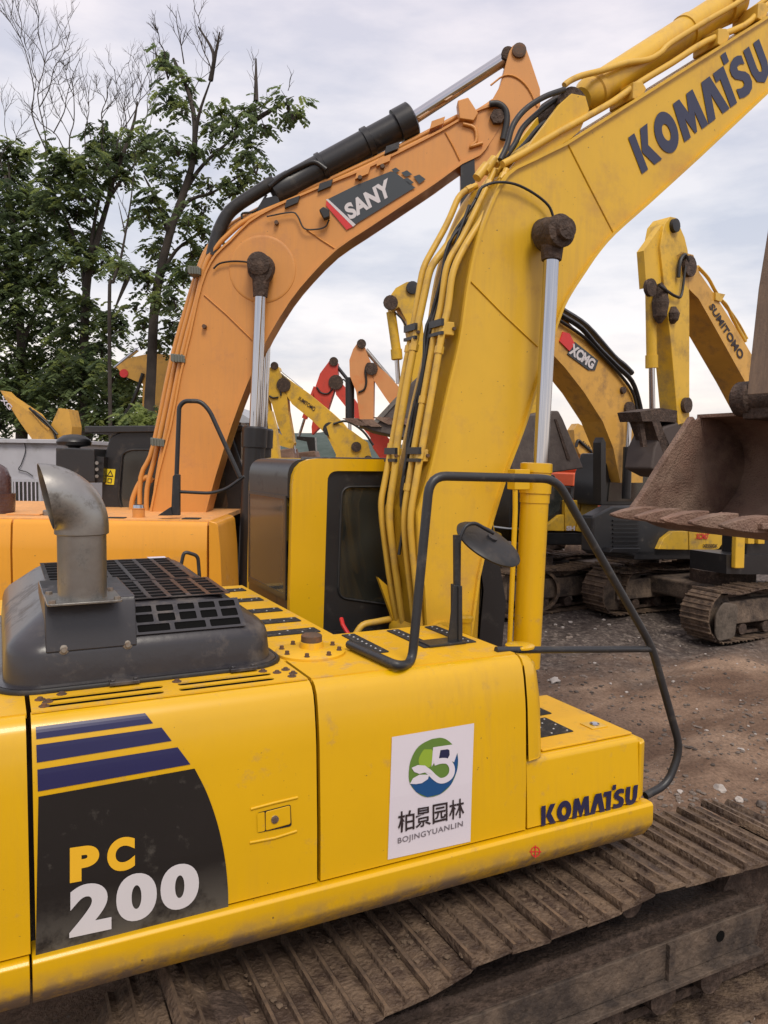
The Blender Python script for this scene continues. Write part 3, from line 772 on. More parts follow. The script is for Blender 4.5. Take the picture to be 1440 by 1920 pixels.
# ---- handrail at the access step
def railpts(pxs, w): return [H.at(x, y, w) for x, y in pxs]
RY = 3.08
rail = K.add('handrail', tube(rndline([onplane(655, 1208, Vector((0, 0, 2.13)), Vector((0, 0, 1)))] + [onplane(745, 1249, Vector((0, 0, 2.13)), Vector((0, 0, 1)))] + railpts([(772, 1245), (806, 892), (1043, 898), (1222, 1212), (1276, 1405), (1252, 1470), (1210, 1492)], RY), .09, 6), .022, 12), BLK, smooth=60)
K.add('cross_bar', tube([H.at(930, 1219, 3.10), H.at(1220, 1217, RY)], .018, 10), BLK, parent=rail, smooth=60)
K.add('rail_foot', lathe(onplane(975, 1213, Vector((0, 0, 2.1)), Vector((0, 0, 1))), (0, 0, 1), [(0, .075), (.010, .075), (.014, .065)], 28), YEL, smooth=40)
# ---- mirror on its bracket
MY = 3.32
mr_ = K.add('mirror_bracket', join(prism(H, [H.px(x, y, MY) for x, y in ((812, 1228), (840, 1212), (852, 1098), (864, 1098), (866, 1240), (835, 1246))], MY, MY + .012), prism(H, [H.px(x, y, MY) for x, y in ((858, 1098), (865, 1098), (866, 1240), (858, 1240))], MY - .01, MY + .07), box(H, *[H.px(x, 1238, MY)[0] for x in (800, 868)], MY - .03, MY + .09, 2.106, 2.118)), BLK, bevel=.003)
p_ = lambda x, y: H.at(x, y, MY + .03)
K.add('mirror_arm', tube(rndline([p_(860, 1150), p_(861, 1010), p_(873, 985), p_(890, 980), p_(925, 1000)], .03), .010, 8), BLK, parent=mr_, smooth=60)
K.add('mirror_post', tube([p_(857, 1160), p_(856, 1003)], .019, 6), BLK, parent=mr_)
mc = H.at(918, 1016, MY + .06)
md = (CR * .45 - CF * .0 + CU * -.75 + CF * .42).normalized()
tt = (ray(918, 1016)).normalized()
mn = (CU * .80 + CR * .42 * 1.0 + tt * -.42).normalized()
mn = (CU * .70 + CR * .44 - tt * .36).normalized()
K.add('mirror_shell', lathe(mc, mn, [(-.03, .15), (-.022, .187), (-.012, .192), (-.004, .185), (.010, .15), (.022, .08)], 36), RUB, parent=mr_, smooth=50)
K.add('mirror_clamp', lathe(mc + mn * .015, mn, [(0, .03), (.02, .028)], 10), BLK, parent=mr_)
K.add('hydraulic_cap', lathe(H.atz and Vector((*[0, 0], 0)) + onplane(872, 1228, Vector((0, 3.6, 0)), Vector((0, 1, 0))), (0, 0, 1), [(0, .035), (.19, .035), (.191, .042), (.215, .042), (.225, .03)], 20), YEL, smooth=40)
# ---- cab
cb = K.add('cab', extr(Fr(O=(0, 0, 0), head=0), [(4.72, 1.35), (5.53, 1.35), (5.53, 3.0), (4.72, 3.0)], 3.2, 3.24), BLKM)
C0, C1 = 1.655, 3.36
def cabframe(y0, y1):
    outer = rnd([(C0, 1.35), (C1 - .05, 1.35), (C1, 2.0), (C1 - .22, 3.045), (C0 + .03, 3.045)], [.02, .05, .1, .16, .17])
    inner = rnd([(C0 + .24, 1.6), (C1 - .13, 1.6), (C1 - .10, 2.1), (C1 - .28, 2.965), (C0 + .27, 2.965)], [.07, .05, .05, .07, .07])
    V, F = flat([outer, inner[::-1]], abs(y1 - y0))
    yc = (y0 + y1) / 2
    return [H.P(v[0], yc + v[2], v[1]) for v in V], F
K.add('side_frame', cabframe(4.65, 4.70), YEL, parent=cb, bevel=.008)
K.add('side_frame', cabframe(5.55, 5.60), YEL, parent=cb, bevel=.008)
# black glazing surround with an opening for the pane
surr = rnd([(C0 + .242, 1.602), (C1 - .132, 1.602), (C1 - .102, 2.1), (C1 - .282, 2.963), (C0 + .272, 2.963)], [.07, .05, .05, .07, .07])
wins = [rnd([(C0 + .36, 2.12), (C0 + .86, 2.02), (C0 + .86, 2.86), (C0 + .38, 2.86)], .07)]
wins += [rnd([(C0 + .92, 1.9), (C1 - .22, 1.9), (C1 - .2, 2.1), (C1 - .37, 2.88), (C0 + .92, 2.88)], .05)]
V, F = flat([surr] + [w[::-1] for w in wins], .02)
K.add('window_surround', ([H.P(v[0], 4.685 + v[2], v[1]) for v in V], F), BLKM, parent=cb)
for wn in wins: K.add('side_window', prism(H, wn, 4.686, 4.692), GLSD, parent=cb)
for wn in wins: K.add('window_seal', tube([H.P(a, 4.674, z) for a, z in wn + wn[:1]], .009, 6, False), RUB, parent=cb, smooth=60)
K.add('side_window', prism(H, surr, 5.57, 5.575), GLSD, parent=cb)
K.add('front_pillar', prism(H, [(C1 - .24, 1.6), (C1 - .03, 1.6), (C1 - .0, 2.0), (C1 - .22, 2.95), (C1 - .36, 2.95), (C1 - .2, 2.1)], 4.642, 4.649), BLKM, parent=cb)
# rear face: dark frame wrapping over the roof, window
rear = rnd([(C0 + .012, 2.79), (C0 + .012, 3.04), (C1 - .25, 3.04)], [0, .165, 0], 8)
K.add('rear_panel', box(H, C0 + .012, C0 + .04, 4.702, 5.548, 1.4, 2.15), BLKM, parent=cb)
K.add('roof_shell', band(H, rear, .03, 4.702, 5.548), BLKM, parent=cb, smooth=60)
K.add('rear_window_frame', join(box(H, C0 + .002, C0 + .01, 4.71, 5.54, 2.12, 2.16), box(H, C0 + .002, C0 + .010, 4.71, 4.745, 2.16, 2.78), box(H, C0 + .002, C0 + .010, 5.505, 5.54, 2.16, 2.78), box(H, C0 + .002, C0 + .01, 4.71, 5.54, 2.78, 2.80)), BLKM, parent=cb)
GREYG = mat('smoked_glass', (.07, .075, .075), .09, spec=.45, coat=.1, alpha=.6)
K.add('rear_window', box(H, C0 + .004, C0 + .0075, 4.745, 5.505, 2.16, 2.78), GREYG, parent=cb)
K.add('roof_hatch', plan(H, rnd([(2.0, 4.9), (2.7, 4.9), (2.7, 5.4), (2.0, 5.4)], .06), 3.03, 3.055), BLKM, parent=cb, bevel=.01)
K.add('seat', join(box(H, 2.15, 2.7, 4.9, 5.3, 1.8, 1.95), box(H, 2.08, 2.2, 4.9, 5.3, 1.9, 2.75)), INT, parent=cb, bevel=.04)
K.add('control_console', join(box(H, 2.3, 2.8, 4.75, 4.86, 1.8, 2.2), tube([H.P(2.75, 4.8, 2.2), H.P(2.8, 4.82, 2.42)], .015, 8)), INT, parent=cb)
# ---- revolving frame floor, boom foot bracket
K.add('revolving_frame', join(box(H, 1.62, 3.05, 3.78, 4.62, 1.08, 1.35), box(H, 2.1, 2.95, 3.92, 3.98, 1.3, 1.85), box(H, 2.1, 2.95, 4.54, 4.6, 1.3, 1.85)), YEL, bevel=.01)
K.add('turntable', lathe((2.4, 4.27, .78), (0, 0, 1), [(0, .62), (.3, .62)], 40), GRM)
K.add('undercarriage_frame', join(box(H, 1.4, 3.4, 3.2, 5.3, .45, .78)), FRM, bevel=.05)
K.add('safety_lever', tube([H.at(640, 1160, 4.55), H.at(643, 1172, 4.5), H.at(655, 1192, 4.45)], .014, 8), REDP)
K.add('hose_guard', tube(cat([H.at(x, y, 4.5) for x, y in ((665, 1192), (680, 1172), (705, 1166), (735, 1160))], 4), .022, 8), YPIPE, smooth=60)
# ---- boom
BY0, BY1 = 4.05, 4.47
back = [(800, 1190), (795, 1100), (784, 1040), (782, 960), (808, 870), (835, 745), (860, 637), (873, 545), (888, 470), (915, 390), (950, 325), (1002, 296), (1059, 268), (1440, 29), (1560, -45)]
front = [(1585, 65), (1440, 175), (1308, 299), (1218, 381), (1152, 440), (1120, 477), (1098, 509), (1070, 552), (1053, 587), (1030, 655), (1003, 740), (984, 800), (955, 876), (919, 993), (899, 1082), (883, 1198)]
bk = [H.px(x, y, BY0) for x, y in back]; ft = [H.px(x, y, BY0) for x, y in front]
def sm2(P, k=3): return [tuple(v)[:2] for v in cat([Vector((a, b, 0)) for a, b in P], k)]
bk2 = bk[:3] + sm2(bk[3:13], 3)[0:] + bk[13:]; ft2 = ft[:2] + sm2(ft[2:13], 3) + ft[13:]
boom = K.add('boom', prism(H, bk2 + ft2, BY0 + .012, BY1 - .012), YBM)
K.add('boom_plate', band(H, bk2, .018, BY0 - .012, BY1 + .012), YBM, parent=boom, smooth=40)
K.add('boom_plate', band(H, ft2, .018, BY0 - .012, BY1 + .012), YBM, parent=boom, smooth=40)
wp = [H.px(x, y, BY0 + .01) for x, y in ((877, 522), (942, 588), (1008, 650))]
for pts in (((877, 522), (942, 588), (1008, 650)), ((1066, 272), (1108, 355), (1150, 436))):
    K.add('weld_seam', tube([H.at(x, y, BY0 + .010) for x, y in pts], .006, 6), YBM, parent=boom, smooth=60)
# foot boss and flared foot plate
K.add('foot_boss', lathe(H.at(830, 1205, BY0 - .03), (0, 1, 0), [(0, .13), (.48, .13)], 28), YBM, parent=boom, smooth=40)
fp_ = [H.px(x, y, 4.465) for x, y in ((708, 1082), (728, 1100), (775, 1185), (745, 1185))]
K.add('foot_plate', prism(H, fp_, 4.46, 4.49), YBM, parent=boom)
lug = [H.px(x, y, 4.12) for x, y in ((950, 325), (1020, 235), (1050, 195), (1072, 175), (1098, 180), (1105, 205), (1088, 245), (1062, 268))]
K.add('cylinder_lug', prism(H, lug, 4.12, 4.15), YBM, parent=boom, bevel=.004)
K.add('cylinder_lug', prism(H, lug, 4.37, 4.40), YBM, parent=boom, bevel=.004)
K.add('lettering', quadmap(heavy_word(), ((1178, 258), (1424, 72), (1450, 142), (1204, 326)), lambda x, y: H.at(x, y, BY0 + .006)), NAVYD, parent=boom)
# pin knob where the lift cylinder holds the boom
pk = H.at(1020, 440, BY0)
kn = K.add('boom_pin', lathe(pk, (0, -1, 0), [(0, .10), (.05, .097), (.07, .07), (.16, .065)], 24), GRM, smooth=40)
ko = H.at(1050, 428, 3.87)
RX = 3.80
r0, r1 = H.at(1036, 448, 3.9), H.at(1013, 880, 3.9)
K.add('rod_eye', lathe(Vector((r0.x, 3.98, r0.z + .03)), (0, -1, 0), [(0, .095), (.03, .10), (.17, .10), (.18, .08)], 24), GRM, smooth=40)
K.add('eye_cap', lathe(Vector((r0.x + .01, 3.80, r0.z + .035)), (0, -1, 0), [(0, .07), (.03, .065), (.035, .03)], 18), GRM, smooth=40)
K.add('rod_socket', lathe(Vector((r0.x, 3.9, r0.z)), r1 - r0, [(0, .075), (.13, .062)], 20), GRM, smooth=40)
rod = K.add('lift_rod', cyl(r0, r1, .0475, 24), CHR, smooth=40)
b0 = H.at(1006, 868, 3.9); b1 = H.at(986, 1250, 3.9)
bd = (b1 - b0)
brl = K.add('lift_barrel', lathe(b0, bd, [(0, .085), (.004, .1), (.06, .1), (.062, .094), (.10, .094), (.102, .1), (.19, .1), (.192, .093), (.25, .093), (.252, .088), (bd.length, .088)], 28), YEL, smooth=35)
K.add('barrel_pipe', tube(rndline([H.at(980, 885, 3.82), H.at(966, 890, 3.82), H.at(966, 960, 3.82), H.at(955, 1215, 3.82)], .03), .016, 8), YEL, parent=brl, smooth=60)
K.add('pipe_clamp', box(H, *sorted([H.px(962, 900, 3.82)[0], H.px(990, 900, 3.82)[0]]), 3.80, 3.88, H.px(966, 918, 3.82)[1], H.px(966, 880, 3.82)[1]), YEL, parent=brl, bevel=.004)
sh = Vector((0, .72, 0))
K.add('lift_rod', cyl(r0 + sh, r1 + sh, .0475, 16), CHR, smooth=40)
K.add('lift_barrel', cyl(b0 + sh, b1 + sh, .09, 20), YEL, smooth=40)
# ---- pipes along the back of the boom
PIP = [(4.44, .021, [(893, 348), (862, 363), (840, 417), (815, 462), (792, 503), (785, 553), (773, 620), (755, 715), (737, 820), (730, 860), (714, 941), (716, 973), (730, 1082), (742, 1146), (750, 1180)]),
       (4.36, .024, [(942, 305), (893, 372), (857, 433), (832, 470), (807, 500), (797, 547), (783, 613), (763, 720), (745, 827), (742, 872), (728, 961), (738, 1042), (754, 1154), (760, 1182)]),
       (4.19, .020, [(928, 318), (893, 393), (867, 447), (837, 493), (827, 573), (817, 613), (800, 710), (780, 820), (770, 880), (756, 969), (762, 1042), (774, 1142), (778, 1180)]),
       (4.10, .022, [(950, 318), (937, 347), (907, 407), (875, 455), (848, 507), (840, 580), (830, 617), (812, 725), (793, 833), (784, 880), (768, 973), (775, 1045), (782, 1114), (788, 1180)])]
for w, r, L in PIP:
    K.add('boom_pipe', tube(rndline([H.at(x, y, w) for x, y in L], .12, 4), r, 10), YPIPE, parent=boom, smooth=60)
    for j in (0, 6, 8):
        pA, pB = H.at(*L[j], w), H.at(*L[j + 1], w)
        K.add('pipe_nut', cyl(pA.lerp(pB, .3), pA.lerp(pB, .3) + (pB - pA).normalized() * .045, r * 1.3, 6), YPIPE, parent=boom)
for pts in ([(905, 350), (880, 395), (850, 440), (832, 500), (822, 560), (805, 625), (790, 720), (775, 800), (760, 870), (752, 930), (756, 985), (748, 1040)], [(910, 345), (885, 400), (842, 455), (828, 520), (812, 580), (800, 640), (798, 700), (780, 760), (766, 850), (757, 900), (752, 960), (760, 1000)], [(880, 385), (850, 470), (838, 540), (800, 610), (793, 690), (770, 790), (763, 860), (772, 905), (760, 960)]):
    K.add('black_hose', tube(cat([H.at(x, y, 4.27 + random.uniform(-.03, .03)) for x, y in pts], 4), .0105, 8), RUB, parent=boom, smooth=60)
for (x0, x1, y0, y1, w) in ((760, 784, 612, 640, 4.42), (808, 850, 604, 634, 4.16), (723, 744, 843, 866, 4.42), (766, 802, 842, 866, 4.16)):
    a0, z1 = H.px(x0, y0, w); a1, z0 = H.px(x1, y1, w)
    cl_ = K.add('pipe_clamp', box(H, a0 + .04, a1 - .04, w - .08, w + .05, z0, z1), YPIPE, parent=boom, bevel=.008)
    K.add('clamp_bar', join(box(H, a0 + .02, a0 + .04, w - .09, w + .06, z1 - .03, z1 + .012), box(H, a0 + .02, a0 + .04, w - .09, w + .06, z0, z0 + .02)), BLK, parent=boom)
    K.add('bolt', lathe(H.P(a1 - .05, w - .082, (z0 + z1) / 2), (0, -1, 0), [(0, .012), (.012, .011)], 6), RUST, parent=boom)
for x, y in ((853, 610), (850, 632), (806, 850), (808, 868)):
    pass
K.add('grease_hose', tube(cat([H.at(x, y, 4.02) for x, y in ((893, 372), (903, 352), (930, 342), (965, 345), (1000, 362), (1028, 385), (1038, 408))], 4), .0085, 8), RUB, parent=boom, smooth=60)
# arm cylinder on top of the boom
c0, c1 = H.at(1092, 185, 4.26), H.at(1362, 10, 4.26)
cd_ = c1 - c0
ac = K.add('arm_cylinder', lathe(c0, cd_, [(0, .075), (.05, .105), (.10, .108), (.11, .118), (.15, .118), (.152, .108), (cd_.length * .68, .108), (cd_.length * .682, .118), (cd_.length * .72, .118), (cd_.length * .722, .108), (cd_.length * .96, .108), (cd_.length * .962, .125), (cd_.length * 1.06, .125), (cd_.length * 1.07, .08)], 28), YBM, smooth=35)
K.add('cylinder_rod', cyl(c0 + cd_ * 1.05, c0 + cd_ * 1.75, .05, 16), CHR, parent=ac, smooth=40)
K.add('cylinder_eye', lathe(H.at(1077, 198, 4.14), (0, 1, 0), [(0, .12), (.24, .12)], 24), GRM, parent=ac, smooth=40)
for w, r, L in ((4.13, .020, [(1058, 160), (1068, 152), (1090, 142), (1130, 132), (1175, 118), (1215, 112), (1240, 98), (1256, 82), (1320, 42), (1382, 6), (1420, -22)]),
                (4.11, .023, [(942, 308), (985, 285), (1040, 252), (1098, 220), (1150, 190), (1199, 155), (1260, 118), (1323, 78), (1395, 48), (1428, 18), (1470, -12)]),
                (4.26, .020, [(950, 300), (1010, 262), (1062, 238), (1120, 205), (1180, 160), (1250, 115), (1330, 60), (1400, 25), (1460, -20)])):
    K.add('boom_pipe', tube(cat([H.at(x, y, w) for x, y in L], 3), r, 10), YPIPE, parent=boom, smooth=60)
for x, y in ((1192, 168), (1350, 68), (1424, 20)):
    a, z = H.px(x, y, 4.1)
    K.add('pipe_clamp', prism(H, [(a - .05, z - .08), (a + .02, z - .09), (a + .07, z + .01), (a + .03, z + .05), (a - .05, z + .03)], 4.07, 4.3), YPIPE, parent=boom, bevel=.008)
for pts, w in (([(938, 300), (950, 275), (962, 235), (985, 205), (1020, 182), (1058, 168)], 4.13), ([(945, 298), (965, 270), (980, 240), (1005, 215), (1030, 195), (1060, 175)], 4.19), ([(955, 300), (985, 270), (1010, 240), (1035, 218), (1050, 180)], 4.3), ([(950, 303), (990, 275), (1005, 250), (1028, 230), (1045, 200)], 4.35)):
    K.add('black_hose', tube(cat([H.at(x, y, w) for x, y in pts], 5), .0185, 10), RUB, parent=boom, smooth=60)
for x, y in ((903, 322), (918, 310), (938, 296)):
    K.add('hose_coupling', cyl(H.at(x - 9, y + 12, 4.2), H.at(x + 9, y - 12, 4.2), .03, 12), YPIPE, parent=boom, smooth=40)
# ---- arm and bucket
AX = Fr(O=(0, 0, 0), head=0)
arm = K.add('arm', prism(H, [(5.60, 3.62), (5.68, 4.5), (5.93, 6.0), (5.98, 6.9), (6.35, 7.1), (6.55, 6.6), (6.25, 4.6), (6.05, 3.55)], 4.14, 4.43), ARMD, bevel=.01)
K.add('arm_foot', lathe(H.P(5.72, 3.98, 3.60), (0, 1, 0), [(0, .10), (.02, .15), (.14, .15), (.16, .12), (.44, .12), (.46, .15), (.60, .15), (.62, .1)], 24), GRM, parent=arm, smooth=40)
K.add('arm_foot', box(H, 5.64, 6.0, 4.06, 4.5, 3.42, 3.56), GRM, parent=arm, bevel=.02)
K.add('bucket_link', box(H, 5.72, 6.2, 4.05, 4.12, 3.36, 3.50), YBM, parent=arm)
# bucket: opening towards the cab, lip with teeth at the bottom
bx = [(5.02, 2.60), (5.30, 2.50), (5.62, 2.47), (5.95, 2.56), (6.22, 2.78), (6.32, 3.05), (6.22, 3.30), (5.98, 3.44), (5.70, 3.46)]
inn = sm2(bx, 3)
bk_ = K.add('bucket', band(H, inn, .03, 3.72, 5.02), BKT, smooth=50)
sidep = inn + [(5.62, 3.40), (5.30, 2.98), (5.12, 2.70)]
K.add('side_plate', prism(H, sidep, 4.985, 5.02), BKT, parent=bk_, bevel=.004)
K.add('side_plate', prism(H, sidep, 3.72, 3.755), BKT, parent=bk_, bevel=.004)
K.add('wear_edge', prism(H, [(4.96, 2.58), (5.14, 2.62), (5.32, 2.95), (5.66, 3.42), (5.60, 3.47), (5.24, 3.04), (5.04, 2.78), (4.93, 2.66)], 4.975, 5.04), BKT, parent=bk_, bevel=.01)
K.add('lip', box(H, 4.94, 5.16, 3.72, 5.02, 2.575, 2.62), BKT, parent=bk_, bevel=.008)
for k in range(5):
    w = 3.82 + k * 1.1 / 4
    tip = H.P(4.70, w, 2.60)
    V = []
    for a, hw, z0, z1 in ((5.08, .06, 2.54, 2.67), (4.90, .055, 2.55, 2.665), (4.76, .045, 2.565, 2.645), (4.62, .025, 2.595, 2.615)):
        V += [H.P(a, w - hw, z0), H.P(a, w + hw, z0), H.P(a, w + hw, z1), H.P(a, w - hw, z1)]
    F = [(3, 2, 1, 0), (12, 13, 14, 15)] + [(i * 4 + j, i * 4 + (j + 1) % 4, i * 4 + 4 + (j + 1) % 4, i * 4 + 4 + j) for i in range(3) for j in range(4)]
    K.add('tooth', (V, F), BKT, parent=bk_, bevel=.008)
# dried earth inside the lip
V, F = [], []
nx_, ny_ = 14, 60
for i in range(nx_ + 1):
    for j in range(ny_ + 1):
        x = 4.96 + .55 * i / nx_; y = 3.76 + 1.22 * j / ny_
        h = .05 * max(0, math.sin(math.pi * min(1, i / nx_ * 1.05))) * (.5 + noise.noise(Vector((x * 9, y * 7, 1)))) + .02 * noise.noise(Vector((x * 30, y * 30, 2)))
        base = 2.61 - max(0, x - 5.1) * .28
        V.append(H.P(x, y, base + h + .012))
for i in range(nx_):
    for j in range(ny_): F.append((i * (ny_ + 1) + j, i * (ny_ + 1) + j + 1, (i + 1) * (ny_ + 1) + j + 1, (i + 1) * (ny_ + 1) + j))
K.add('dried_earth', (V, F), BKT, parent=bk_, kind='stuff')
# ---- crawler tracks
WORN = mat('worn_steel_edge', (.24, .165, .11), .45, metal=.4, dirt=(.1, .07, .05), damt=.5, dscale=16, var=.3)
def trackpath(x0, x1, zt, zb, r0, r1, sag=.0, bumps=()):
    """closed loop from rear wheel (x0) to front wheel (x1); list of (x, z)"""
    P = []
    n = 40
    for i in range(n + 1):
        x = x0 + (x1 - x0) * i / n
        z = zt + sag * (-abs(math.sin(math.pi * (x - bumps[0]) / bumps[1])) if bumps else 0)
        P.append((x, z))
    zc_ = (zt + zb) / 2; r = (zt - zb) / 2
    for i in range(1, 16): P.append((x1 + r * math.sin(math.pi * i / 16), zc_ + r * math.cos(math.pi * i / 16)))
    for i in range(n + 1): P.append((x1 + (x0 - x1) * i / n, zb))
    for i in range(1, 16): P.append((x0 - r * math.sin(math.pi * i / 16), zc_ - r * math.cos(math.pi * i / 16)))
    return P
def shoes(T, fr, path, w0, w1, pitch, m, parent, flip=1, name='track_shoe', maxn=300, jit=.004):
    P = [Vector(p) for p in path]; P.append(P[0])
    L = [0]
    for a, b in zip(P, P[1:]): L.append(L[-1] + (b - a).length)
    n = round(L[-1] / pitch); pt = L[-1] / n
    hp = pt / 2 - .004
    prof = [(-hp, -.008), (-hp, .012), (-hp + .006, .036), (-hp + .020, .037), (-hp + .036, .012), (-.006, .010), (.002, .026), (.016, .027), (.028, .010), (hp - .02, .008), (hp + .012, -.004), (hp, -.012), (0, -.012)]
    W2 = (w1 - w0) / 2
    me = None
    # chamfered ends: shoe plate narrows slightly at the corners
    V = [];
    for w in (-W2, W2):
        for a, z in prof: V.append(Vector((a, w, z)))
    k = len(prof)
    F = [tuple(range(k)), tuple(range(2 * k - 1, k - 1, -1))] + [(i, (i + 1) % k, k + (i + 1) % k, k + i) for i in range(k)]
    o0 = mkobj(name, (V, F), m, Matrix.Identity(4))
    me = o0.data; me.materials.append(WORN)
    for p in me.polygons:
        if sum(v_.z for v_ in (me.vertices[i].co for i in p.vertices)) / len(p.vertices) > .0255: p.material_index = 1
    bpy.data.objects.remove(o0)
    for i in range(n):
        s = (i + .5) * pt
        j = next(q for q in range(len(L) - 1) if L[q + 1] >= s)
        t = (s - L[j]) / (L[j + 1] - L[j]); p = P[j].lerp(P[j + 1], t)
        # direction averaged over a pitch
        def at(s):
            s %= L[-1]
            j = next(q for q in range(len(L) - 1) if L[q + 1] >= s); return P[j].lerp(P[j + 1], (s - L[j]) / (L[j + 1] - L[j]))
        d = (at(s + pt / 2) - at(s - pt / 2)).normalized()
        nrm = Vector((-d.y, d.x)) * 1
        A = fr.u * d.x + Vector((0, 0, d.y)); Nn = fr.u * nrm.x + Vector((0, 0, nrm.y)); Wd = fr.w
        M = Matrix((((A.x, Wd.x, Nn.x, 0)), (A.y, Wd.y, Nn.y, 0), (A.z, Wd.z, Nn.z, 0), (0, 0, 0, 1)))
        if M.determinant() < 0: M = M @ Matrix.Diagonal((1, -1, 1, 1))
        o = bpy.data.objects.new(name, me)
        pos = fr.P(p.x, (w0 + w1) / 2, p.y + random.uniform(-jit, jit))
        o.matrix_world = T.inv @ Matrix.Translation(pos) @ M @ Matrix.Rotation(random.uniform(-.02, .02), 4, 'Y')
        COL.objects.link(o); o.parent = parent
TZ = [(.6, .76), (1.2, .765), (1.5, .79), (1.9, .868), (2.15, .862), (2.5, .88), (2.9, .925), (3.2, .905), (3.6, .888), (4.1, .875)]
def tz(x):
    for (x0, z0), (x1, z1) in zip(TZ, TZ[1:]):
        if x <= x1: t = max(0, (x - x0) / (x1 - x0)); t = t * t * (3 - 2 * t); return z0 + (z1 - z0) * t
    return TZ[-1][1]
TPATH = [(x, tz(x)) if z > .8 and i <= 40 else (x, z) for i, (x, z) in enumerate(trackpath(.72, 4.0, .875, .03, .4, .4))]
for (w0, w1, sgn) in ((2.66, 3.32, 1), (5.22, 5.88, -1)):
    wc = (w0 + w1) / 2
    tf = K.add('track_frame', extr(H, [(wc - .17, .62), (wc - .19, .36), (wc + .19, .36), (wc + .17, .55)], .95, 3.75), GRM, bevel=.02)  # muddy, and coloured darker to stand in for shadow under the shoes
    if sgn == 1:
        K.add('frame_side', prism(H, [(1.05, .40), (3.70, .40), (3.78, .60), (1.0, .57)], w0 + .055, w0 + .075), FRM, parent=tf, bevel=.006)
        K.add('frame_ledge', box(H, 1.0, 3.7, w0 - .005, w0 + .14, .375, .398), FRM, parent=tf, bevel=.004)
        K.add('frame_rib', box(H, 3.02, 3.06, w0 + .03, w0 + .056, .40, .59), FRM, parent=tf)
        K.add('frame_top', box(H, 1.0, 3.78, w0 + .075, w0 + .5, .55, .58), GRM, parent=tf, bevel=.01)  # dark mud colour doubles as the shadow between shoe edge and frame
        K.add('inspection_hole', lathe(H.P(3.42, w0 + .053, .52), (0, -1, 0), [(0, .03), (.003, .03)], 16), HOLE, parent=tf)
    for a in (1.25, 1.62, 1.99, 2.36, 2.73, 3.1, 3.47): K.add('roller', lathe(H.P(a, wc - .2, .22), (0, 1, 0), [(0, .09), (.4, .09)], 18), GRM, parent=tf, smooth=40)
    for a in (1.9, 2.9): K.add('carrier_roller', lathe(H.P(a, wc - .15, .76), (0, 1, 0), [(0, .07), (.3, .07)], 18), GRM, parent=tf, smooth=40)
    for a, nm in ((.72, 'sprocket'), (4.0, 'idler')): K.add(nm, lathe(H.P(a, wc - .1, .45), (0, 1, 0), [(0, .2), (.02, .36), (.18, .36), (.2, .2)], 26), GRM, parent=tf, smooth=40)
    tr = K.add('track_chain', band(H, [(x, z - .045) if i <= 40 else (x, z) for i, (x, z) in enumerate([(a, tz(a)) if i <= 40 else (a, b) for i, (a, b) in enumerate(trackpath(.72, 4.0, .835, .08, .4, .4))])], .05, wc - .11, wc + .11), GRM)
    shoes(K, H, TPATH, w0, w1, .216, SHOE, tr, jit=.008)

# clods, chips and leaves stuck on the near crawler
clod = mat('dry_clod', (.13, .09, .06), .95, bump=.8, bscale=60, var=.35)
g_ = []
for i in range(300):
    x = random.uniform(.9, 4.0); y = random.uniform(2.70, 3.30)
    if noise.noise(Vector((x * 2.2, y * 2.2, 7))) < -.05: continue
    r = random.choice((.004, .006, .008, .012))
    bm = bmesh.new(); bmesh.ops.create_icosphere(bm, subdivisions=1, radius=1)
    off = Vector((random.random() * 9, 0, 0)); V = []
    for v in bm.verts:
        c = v.co * (1 + .5 * noise.noise(v.co * 1.5 + off)); V.append(Vector((x, y, tz(x) + .014)) + Vector((c.x * 1.4, c.y * 1.4, c.z * .6)) * r)
    g_.append((V, [tuple(v.index for v in f.verts) for f in bm.faces])); bm.free()
K.add('mud_clods', join(*g_), clod, parent=tr, kind='stuff')
# ================================================================== ORANGE EXCAVATOR BEHIND
S = Fr(D=8.4, px=720, head=-26)
O_ = Thing('excavator', 'orange excavator with black arm cylinder standing just behind the big yellow one', 'excavator', S.P(-2.2, .25, 0), S.h)
def oa(*a, **k): return O_.add(*a, **k)
SW = -1.15
zt = S.px(200, 974, SW)[1]
def sx(x, y, w=SW): return S.px(x, y, w)[0]
zc1 = S.px(200, 1033, SW)[1]
pr = [(SW + .10, zt), (SW + .045, zt - .02), (SW + .02, zt - .06), (SW, zc1), (SW - .0, 1.35), (SW + .1, 1.3), (SW + .1, 1.9)]
oa('rear_panel', extr(S, pr, sx(-260, 1000), sx(18.5, 1000)), ORH, smooth=35)
stank = oa('fuel_tank', extr(S, pr, sx(22.5, 1000), sx(387.5, 1000)), ORH, smooth=35)
a1 = sx(391, 1000); a2 = sx(413, 1040)
oa('tank_front_corner', prism(S, rnd([(a1, 1.35), (a2 + .03, 1.35), (a2, zc1), (a1 + .085, zt - .02), (a1, zt)], [0, .02, .05, .05, 0]), SW + .006, SW + .9), ORH, parent=stank, smooth=35, bevel=.01)
oa('deck_plate', box(S, sx(-260, 1000), a1, SW + .06, 1.6, zt - .05, zt - .003), ORT)
oa('skirt', box(S, sx(-260, 1000), a2 + .6, SW - .03, 1.8, 1.15, 1.34), BLKM, bevel=.02)
oa('counterweight', box(S, sx(-420, 1000), sx(-262, 1000), SW, 1.8, 1.15, zt + .1), ORA, bevel=.08)
